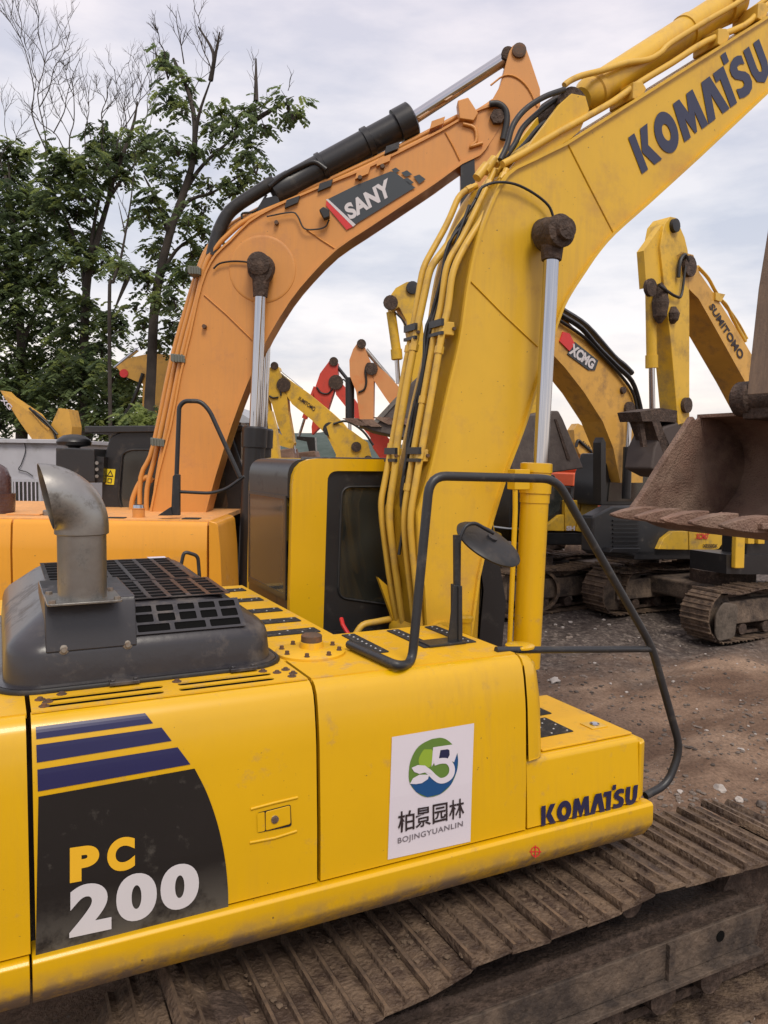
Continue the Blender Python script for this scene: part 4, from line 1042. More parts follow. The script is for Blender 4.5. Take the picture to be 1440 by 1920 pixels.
# things on its deck
for x0, x1, y, w in ((100, 190, 962, -.6),):
    oa('mesh_step', box(S, sx(24, 960, -.6), sx(86, 960, -.6), -.75, .2, zt, zt + .012), ORT, bevel=.002)
oa('filler_cap', lathe(Vector((*S.at(90, 962, -.7).to_2d(), zt - .01)), (0, 0, 1), [(0, .05), (.05, .05), (.06, .04)], 16), STL, smooth=40)
oa('tank_cap_neck', lathe(Vector((*S.at(260, 970, -.8).to_2d(), zt - .01)), (0, 0, 1), [(0, .06), (.09, .06), (.092, .065), (.10, .065)], 20), ORA, smooth=40)
oa('tank_cap', lathe(Vector((*S.at(260, 970, -.8).to_2d(), zt + .09)), (0, 0, 1), [(0, .055), (.03, .05), (.035, .03)], 20), CHR, smooth=40)
WRP = mat('plastic_wrap_brown', (.07, .035, .035), .25, coat=.5, bump=.5, bscale=30)
oa('wrapped_muffler', lathe(Vector((*S.at(-4, 940, -.5).to_2d(), zt)), (0, 0, 1), [(0, .16), (.20, .17), (.205, .13), (.36, .13), (.46, .09), (.50, .03)], 24), WRP, smooth=40)
oa('grip_strip', box(S, sx(206, 966, -.9), sx(238, 966, -.9), -1.0, -.9, zt, zt + .006), GRIP)
oa('grip_strip', box(S, sx(345, 966, -.9), sx(376, 966, -.9), -1.0, -.85, zt, zt + .006), GRIP)
# cab
SC0 = .62
ck = lambda L, w=SC0: [S.px(x, y, w) for x, y in L]
scab = oa('cab', prism(S, rnd(ck([(188, 985), (190, 870), (205, 818), (228, 808), (432, 808), (462, 900), (468, 985)]), [0, .1, .1, .08, .1, .1, 0]), SC0 + .02, SC0 + 1.02), BLKM, smooth=35, bevel=.02)
oa('roof', prism(S, ck([(160, 799), (455, 797), (458, 808), (160, 812)]), SC0 - .03, SC0 + 1.08), BLK, parent=scab, bevel=.012)
oa('side_window', prism(S, rnd(ck([(226, 955), (232, 846), (416, 846), (428, 955)]), .06), SC0 + .012, SC0 + .024), GLSD, parent=scab)
oa('door_rail', tube(rndline([S.at(x, y, SC0 - .01) for x, y in ((228, 955), (222, 930), (229, 850), (245, 843), (300, 843))], .08), .013, 8), RUB, parent=scab, smooth=60)
wl = oa('warning_sign', prism(S, ck([(197, 908), (199, 879), (216, 880), (213, 909)]), SC0 + .008, SC0 + .016), mat('sign_yellow', (.75, .6, .02), .5), parent=scab)
q = flat([[(.5, .95), (.1, .5), (.9, .5)], [(.5, .82), (.26, .57), (.74, .57)][::-1], [(.25, .08), (.75, .08), (.75, .4), (.25, .4)], [(.35, .14), (.35, .34), (.65, .34), (.65, .14)]])
oa('sign_print', quadmap(q, ((199, 879), (216, 880), (213, 909), (197, 908)), lambda x, y: S.at(x, y, SC0 + .006)), BRN, parent=wl)
oa('hood_box', prism(S, ck([(104, 905), (104, 839), (177, 842), (178, 905)], .45), .45, 1.1), BLK, bevel=.015)
oa('louvre_panel', prism(S, ck([(178, 905), (178, 855), (195, 857), (193, 905)], .5), .5, .9), BLKM)
for y in (868, 880, 893): oa('round_lamp', lathe(S.at(182, y, .44), (S.w * -1), [(0, .022), (.01, .02)], 12), STL)
am = S.at(139, 835, .8)
oa('air_precleaner', lathe(am - Vector((0, 0, .12)), (0, 0, 1), [(0, .07), (.10, .07), (.12, .19), (.16, .20), (.19, .185), (.235, .12), (.25, .04)], 24), BLKM, smooth=35)
# handrail
w = -.95
sr = oa('handrail', tube(rndline([S.at(x, y, w) for x, y in ((327, 965), (331, 895), (336, 762), (346, 752), (376, 752), (393, 770), (450, 895))], .10, 5), .022, 10), BLK, smooth=60)
oa('cross_bar', tube(rndline([S.at(x, y, w) for x, y in ((335, 922), (396, 925), (425, 917), (452, 897), (458, 893))], .08), .016, 8), BLK, parent=sr, smooth=60)
oa('rail_foot', prism(S, ck([(322, 966), (325, 893), (330, 888), (338, 890), (338, 966)], w), w - .03, w + .02), BLK, parent=sr, bevel=.004)
oa('rail_foot', prism(S, ck([(298, 966), (322, 950), (326, 966)], w), w - .05, w + .05), BLK, parent=sr, bevel=.004)
# boom
tp = [(276, 985), (296, 885), (318, 800), (336, 705), (355, 625), (369, 560), (384, 510), (403, 476), (430, 450), (466, 414), (510, 388), (559, 366), (620, 340), (680, 316), (750, 282), (826, 243), (880, 212), (920, 196), (938, 201), (944, 216)]
bt = [(936, 240), (918, 269), (900, 292), (867, 308), (820, 342), (777, 371), (690, 429), (632, 468), (583, 517), (544, 565), (505, 629), (485, 672), (462, 725), (434, 800), (403, 898), (380, 985)]
bw0, bw1 = 0, .34
b1_ = [S.px(x, y, bw0) for x, y in tp]; b2_ = [S.px(x, y, bw0) for x, y in bt]
b1_ = sm2(b1_, 2); b2_ = sm2(b2_, 2)
sb = oa('boom', prism(S, b1_ + b2_, bw0 + .012, bw1 - .012), ORA)
oa('boom_plate', band(S, b1_[:-2], .022, bw0 - .014, bw1 + .014), ORA, parent=sb, smooth=40)
oa('boom_plate', band(S, b2_[2:], .022, bw0 - .014, bw1 + .014), ORA, parent=sb, smooth=40)
sat = lambda L, w=0: [S.at(x, y, w) for x, y in L]
for L in (((835, 248), (850, 275), (862, 300)), ((383, 553), (425, 590), (476, 640)), ((575, 430), (600, 448), (628, 466))):
    oa('weld_seam', tube(sat(L, .006), .009, 6), ORA, parent=sb, smooth=60)
oa('reinforcing_ring', lathe(S.at(492, 505, .014), S.w * -1, [(0, .36), (.008, .355), (.012, .34), (.012, .33)], 40), ORA, parent=sb, smooth=30)
oa('boom_pin', lathe(S.at(490, 503, 0), S.w * -1, [(0, .15), (.05, .14), (.07, .12), (.22, .12), (.24, .08)], 20), GRM, parent=sb, smooth=40)
for x, y in ((519, 419), (675, 335), (717, 314), (384, 613)):
    oa('lug', lathe(S.at(x, y, 0), S.w * -1, [(0, .025), (.05, .022)], 8), RUST, parent=sb)
for L in (sat([(868, 232), (890, 240), (893, 265), (880, 275), (905, 268)], -.01),):
    oa('hose_bracket', tube(cat(L, 3), .018, 8), ORA, parent=sb, smooth=60)
oa('hose_bracket', prism(S, ck([(858, 188), (878, 182), (897, 212), (888, 226), (862, 222)], -.05), -.05, .1), ORA, parent=sb, bevel=.01)
oa('arm_pin', lathe(S.at(932, 221, 0), S.w * -1, [(0, .08), (.05, .08), (.055, .05)], 6), GRM, parent=sb, smooth=40)
# maker's plate print on the boom
f = lambda x, y: S.at(x, y, -.006)
V4 = lambda L, o: ([S.at(x, y, o) for x, y in L], [tuple(range(len(L)))])
DG = mat('dark_grey_print', (.035, .045, .055), .45)
oa('print_panel', V4([(613, 374), (668, 347), (733, 321), (742, 324), (779, 352), (769, 357), (661, 424)], -.004), DG, parent=sb)
oa('red_stripe', V4([(612, 376), (663, 424), (650, 431), (611, 385)], -.004), REDP, parent=sb)
oa('white_line', V4([(611, 374), (615, 373), (667, 421), (662, 425)], -.0055), WPR, parent=sb)
for L in (((734, 318), (742, 314), (750, 320), (741, 325)), ((752, 324), (763, 319), (773, 327), (761, 332)), ((775, 331), (786, 327), (798, 336), (786, 345)), ((757, 336), (764, 333), (776, 342), (768, 347))):
    oa('print_square', V4(L, -.004), DG, parent=sb)
oa('lettering', quadmap(text('SANY', .045, .0, 1.02), ((643, 386), (727, 333), (736, 365), (657, 413)), lambda x, y: S.at(x, y, -.0075)), WPR, parent=sb)
wk = oa('work_lamp', prism(S, ck([(598, 393), (606, 387), (617, 392), (618, 406), (607, 410)], -.12), -.12, -.03), RUB, parent=sb, bevel=.01)
oa('black_hose', tube(cat(sat([(617, 412), (610, 425), (592, 430), (570, 428), (558, 405), (545, 398), (500, 406)], -.04), 4), .009, 6), RUB, parent=sb, smooth=60)
oa('grease_hose', tube(cat(sat([(400, 504), (412, 494), (435, 490), (460, 491), (478, 496)], -.03), 4), .010, 6), RUB, parent=sb, smooth=60)
# lift cylinder
p0, p1 = S.at(490, 510, -.12), S.at(478, 800, -.12)
oa('rod_eye', lathe(p0 - S.w * -.07, S.w * -1, [(0, .12), (.14, .12)], 20), GRM, smooth=40)
oa('rod_socket', lathe(p0, p1 - p0, [(0, .1), (.26, .075)], 18), GRM, smooth=40)
oa('lift_rod', cyl(p0, p1, .062, 20), CHR, smooth=40)
p2 = S.at(466, 1100, -.12)
oa('lift_barrel', lathe(p1, p2 - p1, [(0, .12), (.02, .135), (.22, .135), (.225, .12), ((p2 - p1).length, .12)], 22), BLKM, smooth=35)
oa('lift_barrel', lathe(p1 + S.w * .48, p2 - p1, [(0, .12), (.02, .135), (.22, .135), (.225, .12), ((p2 - p1).length, .12)], 22), BLKM, smooth=35)
oa('lift_rod', cyl(p0 + S.w * .48, p1 + S.w * .48, .062, 16), CHR, smooth=40)
oa('hose', tube(cat([S.at(x, y, -.2) for x, y in ((487, 850), (492, 900), (486, 960), (480, 1040))], 4), .012, 8), RUB, smooth=60)
oa('front_upright', prism(S, ck([(436, 1090), (432, 880), (436, 790), (452, 792), (452, 1090)], .7), .7, 1.2), BLKM)
# pipes over the boom back
for w, L in ((.06, [(288, 975), (292, 925), (300, 870), (320, 770), (343, 660), (368, 565), (384, 500), (400, 470), (430, 438), (470, 408), (560, 370), (660, 326), (750, 283), (850, 235), (905, 204), (925, 190)]),
             (.16, [(275, 975), (276, 915), (290, 860), (308, 780), (332, 668), (358, 570), (376, 505), (395, 465), (440, 425), (520, 380), (620, 336), (740, 280), (860, 218)]),
             (.28, [(262, 975), (264, 895), (282, 855), (298, 790), (323, 670), (350, 575), (372, 505), (392, 462), (436, 420), (520, 376), (620, 332)])):
    oa('boom_pipe', tube(cat(sat(L, w), 3), .028, 8), ORA, parent=sb, smooth=60)
oa('boom_pipe', tube(cat(sat([(246, 960), (249, 935), (262, 905), (275, 895), (287, 902)], .3), 4), .03, 10), ORA, parent=sb, smooth=60)
CLM = mat('clamp_grey', (.13, .14, .12), .5)
for x0, y0, x1, y1 in ((282, 821, 308, 841), (320, 663, 347, 684), (352, 497, 376, 520)):
    cx = (x0 + x1) / 2; cyy = (y0 + y1) / 2
    a0, z0 = S.px(x0, cyy + 7, -.01); a1_, z1 = S.px(x1, cyy - 7, -.01)
    cl2 = oa('pipe_clamp', prism(S, [(a0, z0 + .02), (a1_, z0), (a1_, z1), (a0, z1 + .02)], -.02, .42), CLM, parent=sb, bevel=.01)
    for k in range(1, 5): oa('clamp_rib', box(S, a0 + (a1_ - a0) * k / 5 - .008, a0 + (a1_ - a0) * k / 5 + .008, -.03, -.02, z0 + .01, z1 + .01), CLM, parent=cl2)
for x, y in ((548, 376), (610, 345), (680, 322), (720, 298), (735, 275), (820, 228)):
    p = S.at(x, y, -.02); oa('pipe_clamp', prism(S, [(p - S.O).dot(S.u) + dx and ((p - S.O).dot(S.u) + dx, p.z + dz) for dx, dz in ((-.08, -.08), (.06, -.02), (.08, .05), (-.06, 0))], -.03, .2), BLK if x % 20 else ORA, parent=sb)
# arm cylinder
q0, q1 = S.at(510, 366, .2), S.at(775, 222, .2)
dq = (q1 - q0).length
sac = oa('arm_cylinder', lathe(q0, q1 - q0, [(0, .10), (.04, .15), (.25, .155), (.26, .15), (dq * .34, .15), (dq * .345, .165), (dq * .37, .165), (dq * .375, .15), (dq * .66, .15), (dq * .665, .17), (dq * .70, .17), (dq * .705, .15), (dq * .88, .15), (dq * .885, .185), (dq * .99, .185), (dq, .16)], 28), BLKM, smooth=30)
q2 = S.at(950, 108, .2)
oa('cylinder_rod', cyl(q1, q2, .068, 20), CHR, parent=sac, smooth=40)
oa('rod_eye', lathe(q2 - S.w * .10, S.w, [(0, .07), (.20, .07)], 18), GRM, parent=sac, smooth=40)
oa('cylinder_pipe', tube(cat(sat([(612, 318), (590, 304), (565, 312), (530, 330), (505, 350)], .05), 4), .028, 8), BLKM, parent=sac, smooth=60)
oa('black_hose', tube(cat(sat([(515, 340), (480, 362), (445, 385), (425, 405), (408, 440), (398, 480)], .1), 4), .07, 10), RUB, parent=sb, smooth=60)
oa('black_hose', tube(cat(sat([(500, 365), (480, 395), (455, 400), (454, 410)], .1), 4), .012, 8), RUB, parent=sb, smooth=60)
oa('black_hose', tube(cat(sat([(918, 195), (935, 195), (948, 207), (950, 230), (943, 262)], -.04), 4), .035, 8), RUB, parent=sb, smooth=60)
oa('cylinder_lug', prism(S, ck([(478, 405), (494, 372), (520, 366), (528, 388)], .08), .08, .12), BLKM, parent=sb)
oa('cylinder_lug', prism(S, ck([(478, 405), (494, 372), (520, 366), (528, 388)], .34), .34, .38), BLKM, parent=sb)
# arm
arp = [(955, 96), (962, 84), (975, 81), (987, 90), (997, 118), (1013, 166), (1014, 230), (1000, 330), (940, 560), (905, 700), (872, 700), (868, 370), (868, 305), (905, 255), (918, 195), (938, 160)]
sarm = oa('arm', prism(S, ck(arp, .02), .02, .34), ORA, bevel=.012)
oa('arm_dark_face', prism(S, ck([(864, 308), (890, 296), (892, 372), (885, 690), (866, 690)], -.01), .0, .01), BLKM, parent=sarm)
oa('arm_pin', lathe(S.at(973, 96, .02), S.w * -1, [(0, .075), (.03, .075), (.035, .05)], 16), RUST, parent=sarm)
oa('weld_seam', tube(cat(sat([(920, 160), (945, 142), (968, 145), (990, 165), (1008, 200)], .014), 3), .01, 6), ORA, parent=sarm, smooth=60)
oa('bucket', prism(S, [(x, z) for x, z in ck([(872, 700), (905, 700), (960, 760), (950, 830), (880, 840), (850, 780)], .0)], -.2, .7), BKT, bevel=.03)
def undercarriage(T, fr, ac, wc, half=2.0, gap=1.15, sw=.6, zt=.9, shoe=True, pitch=.19, mt=None, jit=.006):
    for s_ in (-1, 1):
        w = wc + s_ * gap
        T.add('track_frame', extr(fr, [(w - .18, .7), (w - .22, .3), (w + .22, .3), (w + .18, .7)], ac - half + .45, ac + half - .4), FRM, bevel=.03)
        P = trackpath(ac - half + .42, ac + half - .42, zt, .04, .4, .4, .05, (ac - .8, 1.4))
        if shoe:
            ch = T.add('track_chain', band(fr, trackpath(ac - half + .42, ac + half - .42, zt - .05, .09, .4, .4, .05, (ac - .8, 1.4)), .05, w - .1, w + .1), GRM)
            shoes(T, fr, P, w - sw / 2, w + sw / 2, pitch, SHOE, ch, jit=jit)
        else:
            T.add('track', band(fr, P, .06, w - sw / 2, w + sw / 2), SHOE, kind='stuff')
        for a in (ac - half + .42, ac + half - .42): T.add('track_wheel', lathe(fr.P(a, w - .14, .47), fr.w, [(0, .22), (.03, .36), (.25, .36), (.28, .22)], 22), FRM, smooth=40)
        for k in range(5): T.add('roller', lathe(fr.P(ac - 1.2 + k * .6, w - .2, .2), fr.w, [(0, .1), (.4, .1)], 12), GRM, smooth=40)
    T.add('undercarriage_frame', box(fr, ac - .8, ac + .8, wc - gap, wc + gap, .4, .75), FRM, bevel=.05)
    T.add('turntable', lathe(fr.P(ac, wc, .74), (0, 0, 1), [(0, .6), (.25, .6)], 30), GRM, smooth=40)
undercarriage(O_, S, -2.2, .3, 2.3, 1.3, .7, shoe=False)
# ================================================================== BACKGROUND MACHINES
def house(T, fr, ac, wc, f, body, z0=1.0, top=2.05, side_=-1, cabz=2.95, glass=None):
    """upper structure; f = +1 faces along +a, side_ = side the cab is on (in w)"""
    A = lambda x: ac + f * x
    def bb(x0, x1, w0, w1, z0_, z1_): return box(fr, min(A(x0), A(x1)), max(A(x0), A(x1)), wc + min(w0, w1), wc + max(w0, w1), z0_, z1_)
    T.add('revolving_frame', bb(-2.6, .9, -1.3, 1.3, z0, z0 + .16), BLKM, bevel=.02)
    T.add('counterweight', bb(-2.75, -2.15, -1.3, 1.3, z0 + .1, top), body, bevel=.12, seg=3)
    T.add('engine_cover', bb(-2.13, -.75, -1.28, 1.28, z0 + .165, top - .05), body, bevel=.05)
    T.add('engine_hood', bb(-1.9, -.9, -.7, .9, top - .045, top + .22), BLK, bevel=.08)
    T.add('fuel_tank', bb(-.73, .3, side_ * -.35, side_ * -1.28, z0 + .165, top - .1), body, bevel=.05)
    T.add('tool_box', bb(.31, .85, side_ * -.4, side_ * -1.25, z0 + .165, z0 + .6), body, bevel=.04)
    cab = T.add('cab', prism(fr, rnd([(A(-.6), z0 + .165), (A(.85), z0 + .165), (A(1.05), z0 + .9), (A(.8), cabz), (A(-.55), cabz)], [.02, .1, .1, .16, .14]), wc + min(side_ * .33, side_ * 1.28), wc + max(side_ * .33, side_ * 1.28)), body, bevel=.02)
    for so_ in (side_ * .325, side_ * 1.285):
        T.add('window', prism(fr, rnd([(A(-.42), z0 + .85), (A(.1), z0 + .85), (A(.1), cabz - .16), (A(-.4), cabz - .16)], .06), wc + so_ - .006, wc + so_ + .006), GLSD, parent=cab)
        T.add('window', prism(fr, rnd([(A(.18), z0 + .5), (A(.84), z0 + .5), (A(.92), z0 + .9), (A(.68), cabz - .16), (A(.18), cabz - .16)], .06), wc + so_ - .006, wc + so_ + .006), GLSD, parent=cab)
    return cab
yb_ = mat('background_yellow_paint', (.66, .40, .03), .45, dirt=(.3, .2, .08), damt=.25, dscale=3, var=.08)
yo_ = mat('background_orange_yellow_paint', (.62, .34, .06), .45, dirt=(.3, .18, .08), damt=.25, dscale=3, var=.08)
sa_ = mat('background_salmon_paint', (.60, .27, .10), .5, dirt=(.6, .2, .06), damt=.3, dscale=2)
rd_ = mat('background_red_paint', (.55, .055, .035), .45, dirt=(.3, .05, .03), damt=.2, dscale=4)
rd2 = mat('background_orange_red_paint', (.60, .10, .035), .45)
def arrow(px): return px
class BG:
    def __init__(s, label, D, px, head, foot_px, foot_w=.25, f=-1, body=None, group='excavators parked across the yard', shoe=False, base=True, sidec=-1):
        s.fr = Fr(D=D, px=px, head=head)
        a = s.fr.px(*foot_px, foot_w)[0]
        s.ac = a - f * .1
        s.T = Thing('excavator', label, 'excavator', s.fr.P(s.ac, foot_w, 0), s.fr.h, group)
        s.wc = foot_w; s.f = f
        if base:
            house(s.T, s.fr, s.ac, s.wc, f, body or yb_, side_=sidec)
            undercarriage(s.T, s.fr, s.ac, s.wc, shoe=shoe)
    def pp(s, nm, L, m, w0=0, w1=.45, parent=None, bevel=.0, **k):
        return s.T.add(nm, ppx(s.fr, L, w0, w1), m, parent=parent, bevel=bevel, **k)
    def rod(s, nm, a, b, r, m, w=.2, parent=None):
        return s.T.add(nm, cyl(s.fr.at(*a, w), s.fr.at(*b, w), r, 14), m, parent=parent, smooth=40)
    def hose(s, L, r=.02, w=-.03, m=None, nm='hose', parent=None):
        return s.T.add(nm, tube(cat([s.fr.at(x, y, w) for x, y in L], 4), r, 6), m or RUB, parent=parent, smooth=60)
    def pin(s, x, y, r, w=0, m=None, parent=None):
        return s.T.add('pin', lathe(s.fr.at(x, y, w), s.fr.w * -1, [(0, r), (.06, r), (.065, r * .6)], 14), m or GRM, parent=parent, smooth=40)
    def word(s, t, q, m, parent, bold=.03, w=-.012):
        fn = lambda x, y: s.fr.at(x, y, w)
        return s.T.add('lettering', quadmap(text(t, bold), q, fn), m, parent=parent)
# --- A: yellow machine with the long curved boom, right of the near boom
A = BG('yellow excavator with red maker sign on its curved boom, right of the near chrome rod', 15.5, 1150, 8, (1190, 900), .3, -1, base=False)
A.w = .55
bm_ = A.pp('boom', [(1000, 545), (1052, 590), (1100, 640), (1150, 690), (1185, 730), (1203, 775), (1206, 830), (1205, 905), (1163, 905), (1150, 840), (1130, 790), (1095, 735), (1060, 690), (1000, 625)], yo_, 0, .55)
A.pp('sign', [(1050, 640), (1056, 622), (1068, 625), (1078, 645), (1068, 658)], REDP, -.03, -.004, parent=bm_)
A.word('XCMG', ((1074, 643), (1118, 676), (1110, 693), (1066, 662)), WPR, A.pp('sign', [(1064, 664), (1078, 641), (1122, 676), (1116, 694), (1104, 694)], DG, -.02, -.004, parent=bm_), .05, -.03)
A.hose([(1048, 588), (1090, 615), (1120, 650), (1155, 685), (1185, 715), (1200, 760), (1208, 810)], .05, -.05, parent=bm_)
A.hose([(1045, 598), (1095, 632), (1130, 668), (1165, 705), (1188, 740), (1197, 790), (1200, 850)], .03, -.06, parent=bm_)
A.hose([(1052, 580), (1100, 612), (1150, 668), (1170, 685), (1185, 700)], .06, .3, parent=bm_)
A.pin(1178, 767, .15, -.0, parent=bm_); A.pin(1166, 732, .07, 0, parent=bm_)
A.rod('lift_rod', (1180, 775), (1177, 840), .06, CHR, -.2); A.rod('lift_barrel', (1177, 838), (1174, 935), .09, BLKM, -.2)
A.pp('lift_barrel', [(1127, 830), (1131, 820), (1136, 830), (1136, 940), (1127, 940)], BLKM, -.1, .1)
A.pp('lower_body', [(1112, 968), (1150, 948), (1236, 948), (1300, 962), (1300, 1046), (1268, 1046), (1190, 1044), (1112, 1036)], BLK, -.9, -.6, bevel=.05)
for k in range(7):
    y = 975 + k * 8
    A.pp('louvre', [(1150, y), (1198, y), (1198, y + 3), (1150, y + 3)], BLKM, -.93, -.9)
A.pp('step', [(1150, 1028), (1202, 1028), (1194, 1038), (1142, 1036)], BLKM, -1.1, -.9, bevel=.01)
ap = A.pp('side_panel', [(1235, 1030), (1244, 1010), (1262, 996), (1290, 996), (1291, 1031)], yb_, -1.0, -.9, bevel=.01)
A.pp('side_panel', [(1293, 1031), (1292, 996), (1312, 996), (1324, 991), (1362, 992), (1360, 1012), (1348, 1029), (1340, 1031)], yb_, -1.0, -.9, bevel=.01)
A.word('XCMG', ((1306, 1000), (1330, 1000), (1326, 1011), (1304, 1011)), REDP, ap, .04, -1.02)
A.word('XE550DK', ((1318, 1020), (1346, 1020), (1346, 1027), (1318, 1027)), BRN, ap, .03, -1.02)
A.T.add('revolving_frame', ppx(A.fr, [(1190, 1032), (1365, 1032), (1365, 1048), (1190, 1050)], -.9, .3), BLKM, bevel=.02)
A.pp('counterweight', [(1362, 960), (1420, 960), (1420, 1046), (1362, 1046)], BLKM, -.9, 1.7, bevel=.08)
cabA = A.pp('cab', [(1126, 948), (1130, 890), (1142, 850), (1240, 850), (1240, 948)], BLKM, .25, 1.0, bevel=.03)
A.pp('window', [(1140, 940), (1144, 900), (1152, 865), (1230, 865), (1230, 940)], GLSD, .23, .25, parent=cabA)
ua_ = A.fr.px(1270, 1080, -.2)[0]
undercarriage(A.T, A.fr, ua_, 1.0, 2.1, 1.2, .6, shoe=True)
# --- B: yellow machine with arm hanging, word SUMITOMO
B = BG('yellow excavator with dirty hanging arm and black boom lettering, behind the rusty bucket', 12.2, 1300, 10, (1420, 800), .3, -1, base=False)
bb_ = B.pp('boom', [(1268, 480), (1278, 472), (1300, 478), (1312, 512), (1345, 560), (1395, 640), (1450, 735), (1440, 800), (1395, 712), (1345, 622), (1310, 560), (1285, 535)], yo_, 0, .5)
B.T.add('lettering', quadmap(text('SUMITOMO', .03), ((1338, 568), (1396, 664), (1388, 676), (1329, 574)), lambda x, y: B.fr.at(x, y, -.012)), BRN, parent=bb_)
B.hose([(1300, 505), (1320, 530), (1332, 548), (1360, 570), (1375, 600), (1398, 640)], .03, .1, YPIPE, 'pipe', bb_)
B.hose([(1308, 500), (1328, 522), (1345, 552), (1380, 600), (1400, 635)], .03, .3, YPIPE, 'pipe', bb_)
B.pp('pipe_clamp', [(1342, 548), (1360, 552), (1352, 566), (1342, 562)], YPIPE, -.03, .4, parent=bb_)
ba_ = B.pp('arm', [(1257, 406), (1268, 408), (1284, 445), (1290, 470), (1293, 560), (1293, 800), (1272, 800), (1258, 640), (1244, 520), (1238, 462), (1246, 420)], yb_, 0, .3, bevel=.01)
B.pp('arm_back', [(1207, 470), (1244, 418), (1258, 406), (1250, 440), (1236, 470), (1240, 530), (1212, 540)], yb_, .04, .16, parent=ba_)
B.pin(1262, 424, .10, 0, RUB, ba_); B.pin(1289, 500, .16, 0, GRM, ba_); B.pin(1284, 760, .12, 0, GRM, ba_)
B.T.add('mud_lump', lathe(B.fr.at(1238, 568, .05), (0, 0, 1), [(-.3, .03), (-.2, .10), (0, .13), (.2, .09), (.3, .02)], 10), GRM, parent=ba_)
B.T.add('mud_lump', lathe(B.fr.at(1262, 588, -.02), (0, 0, 1), [(-.15, .03), (-.1, .08), (0, .10), (.1, .04)], 10), GRM, parent=ba_)
B.hose([(1272, 520), (1275, 490), (1284, 478), (1290, 490)], .03, -.05); B.hose([(1236, 535), (1250, 545), (1268, 556), (1278, 552), (1285, 500)], .022, -.06)
bcl = B.rod('bucket_cylinder', (1220, 545), (1222, 668), .08, yb_, .2); B.rod('cylinder_collar', (1222, 666), (1222, 690), .095, yb_, .2, bcl)
B.rod('cylinder_rod', (1222, 690), (1223, 770), .045, CHR, .2, bcl); B.pin(1216, 540, .13, .05, GRM, bcl)
B.pp('linkage', [(1200, 772), (1240, 765), (1270, 770), (1268, 792), (1240, 790), (1205, 790)], GRM, .0, .4)
B.pp('linkage', [(1222, 788), (1236, 788), (1262, 850), (1245, 855)], GRM, .0, .4)
B.pp('linkage', [(1198, 790), (1206, 788), (1214, 838), (1206, 838)], GRM, .1, .15)
B.pp('bucket', [(1246, 800), (1290, 785), (1350, 800), (1340, 900), (1250, 895), (1222, 880), (1228, 840)], mat('dark_steel', (.06, .045, .04), .7), .0, .5, bevel=.04)
# undercarriage of B in front of it
Fu = Fr(D=15.0, px=1420, head=0)
Bh = BLKM
B.T.add('revolving_frame', ppx(Fu, [(1362, 1040), (1560, 1040), (1560, 1080), (1362, 1076)], -.9, -.1), BLKM)
byel = B.T.add('side_post', ppx(Fu, [(1379, 1066), (1381, 1000), (1398, 1000), (1396, 1066)], -1.0, -.9), yb_, bevel=.02)
B.T.add('side_panel', ppx(Fu, [(1399, 1064), (1401, 1000), (1560, 985), (1560, 1064)], -.85, -.3), BLKM, bevel=.03)
for x in (1409, 1428): B.T.add('valve_block', ppx(Fu, [(x - 6, 1020), (x - 6, 1003), (x + 6, 1003), (x + 6, 1020)], -.95, -.87), yb_, bevel=.01)
ub = Fu.px(1420, 1100, -1)[0]
undercarriage(B.T, Fu, ub + .55, .2, 2.15, 1.25, .6, shoe=True)
af_ = ub + .55 - 2.15
B.T.add('idler_guard', prism(Fu, rnd([(af_ + .12, .2), (af_ + .2, .08), (af_ + .6, .1), (af_ + .66, .66), (af_ + .3, .74), (af_ + .12, .55)], .1), -1.38, -1.34), mat('pale_mud_plate', (.12, .095, .075), .85, dirt=(.05, .04, .03), damt=.4, dscale=5, bump=.6), bevel=.015)
# --- C: yellow one with tank and cab, left of A, half behind the near lift barrel
C = BG('yellow excavator with sloping cab window, low down just right of the near lift cylinder', 17, 1050, 4, (1040, 940), .3, -1, base=False)
C.pp('side_panel', [(1020, 995), (1022, 988), (1050, 966), (1058, 965), (1058, 996)], yb_, -.8, -.7, bevel=.01)
C.pp('side_panel', [(1060, 996), (1060, 938), (1092, 938), (1082, 975), (1078, 996)], yb_, -.8, .9, bevel=.02)
cp = C.pp('side_panel', [(1080, 996), (1094, 938), (1120, 940), (1122, 950), (1116, 985), (1108, 1000)], yb_, -.8, .9, bevel=.02)
C.pp('vent', [(1096, 985), (1096, 970), (1104, 970), (1104, 985)], HOLE, -.83, -.8, parent=cp)
C.word('SH', ((1062, 986), (1078, 986), (1078, 995), (1062, 995)), STK, cp, .05, -.83)
cc_ = C.pp('cab', [(955, 990), (960, 900), (1000, 890), (1040, 890), (1062, 930), (1056, 962), (1022, 986)], BLKM, -.7, .3, bevel=.03)
C.pp('window', [(990, 975), (995, 905), (1036, 903), (1054, 932), (1048, 958), (1020, 975)], GLSD, -.72, -.7, parent=cc_)
C.pp('lower_body', [(1000, 1022), (1000, 998), (1120, 998), (1126, 1022)], BLKM, -.75, 1.4, bevel=.03)
undercarriage(C.T, C.fr, C.fr.px(1050, 1080, -1)[0], .1, 2.0, 1.15, .6, shoe=True)
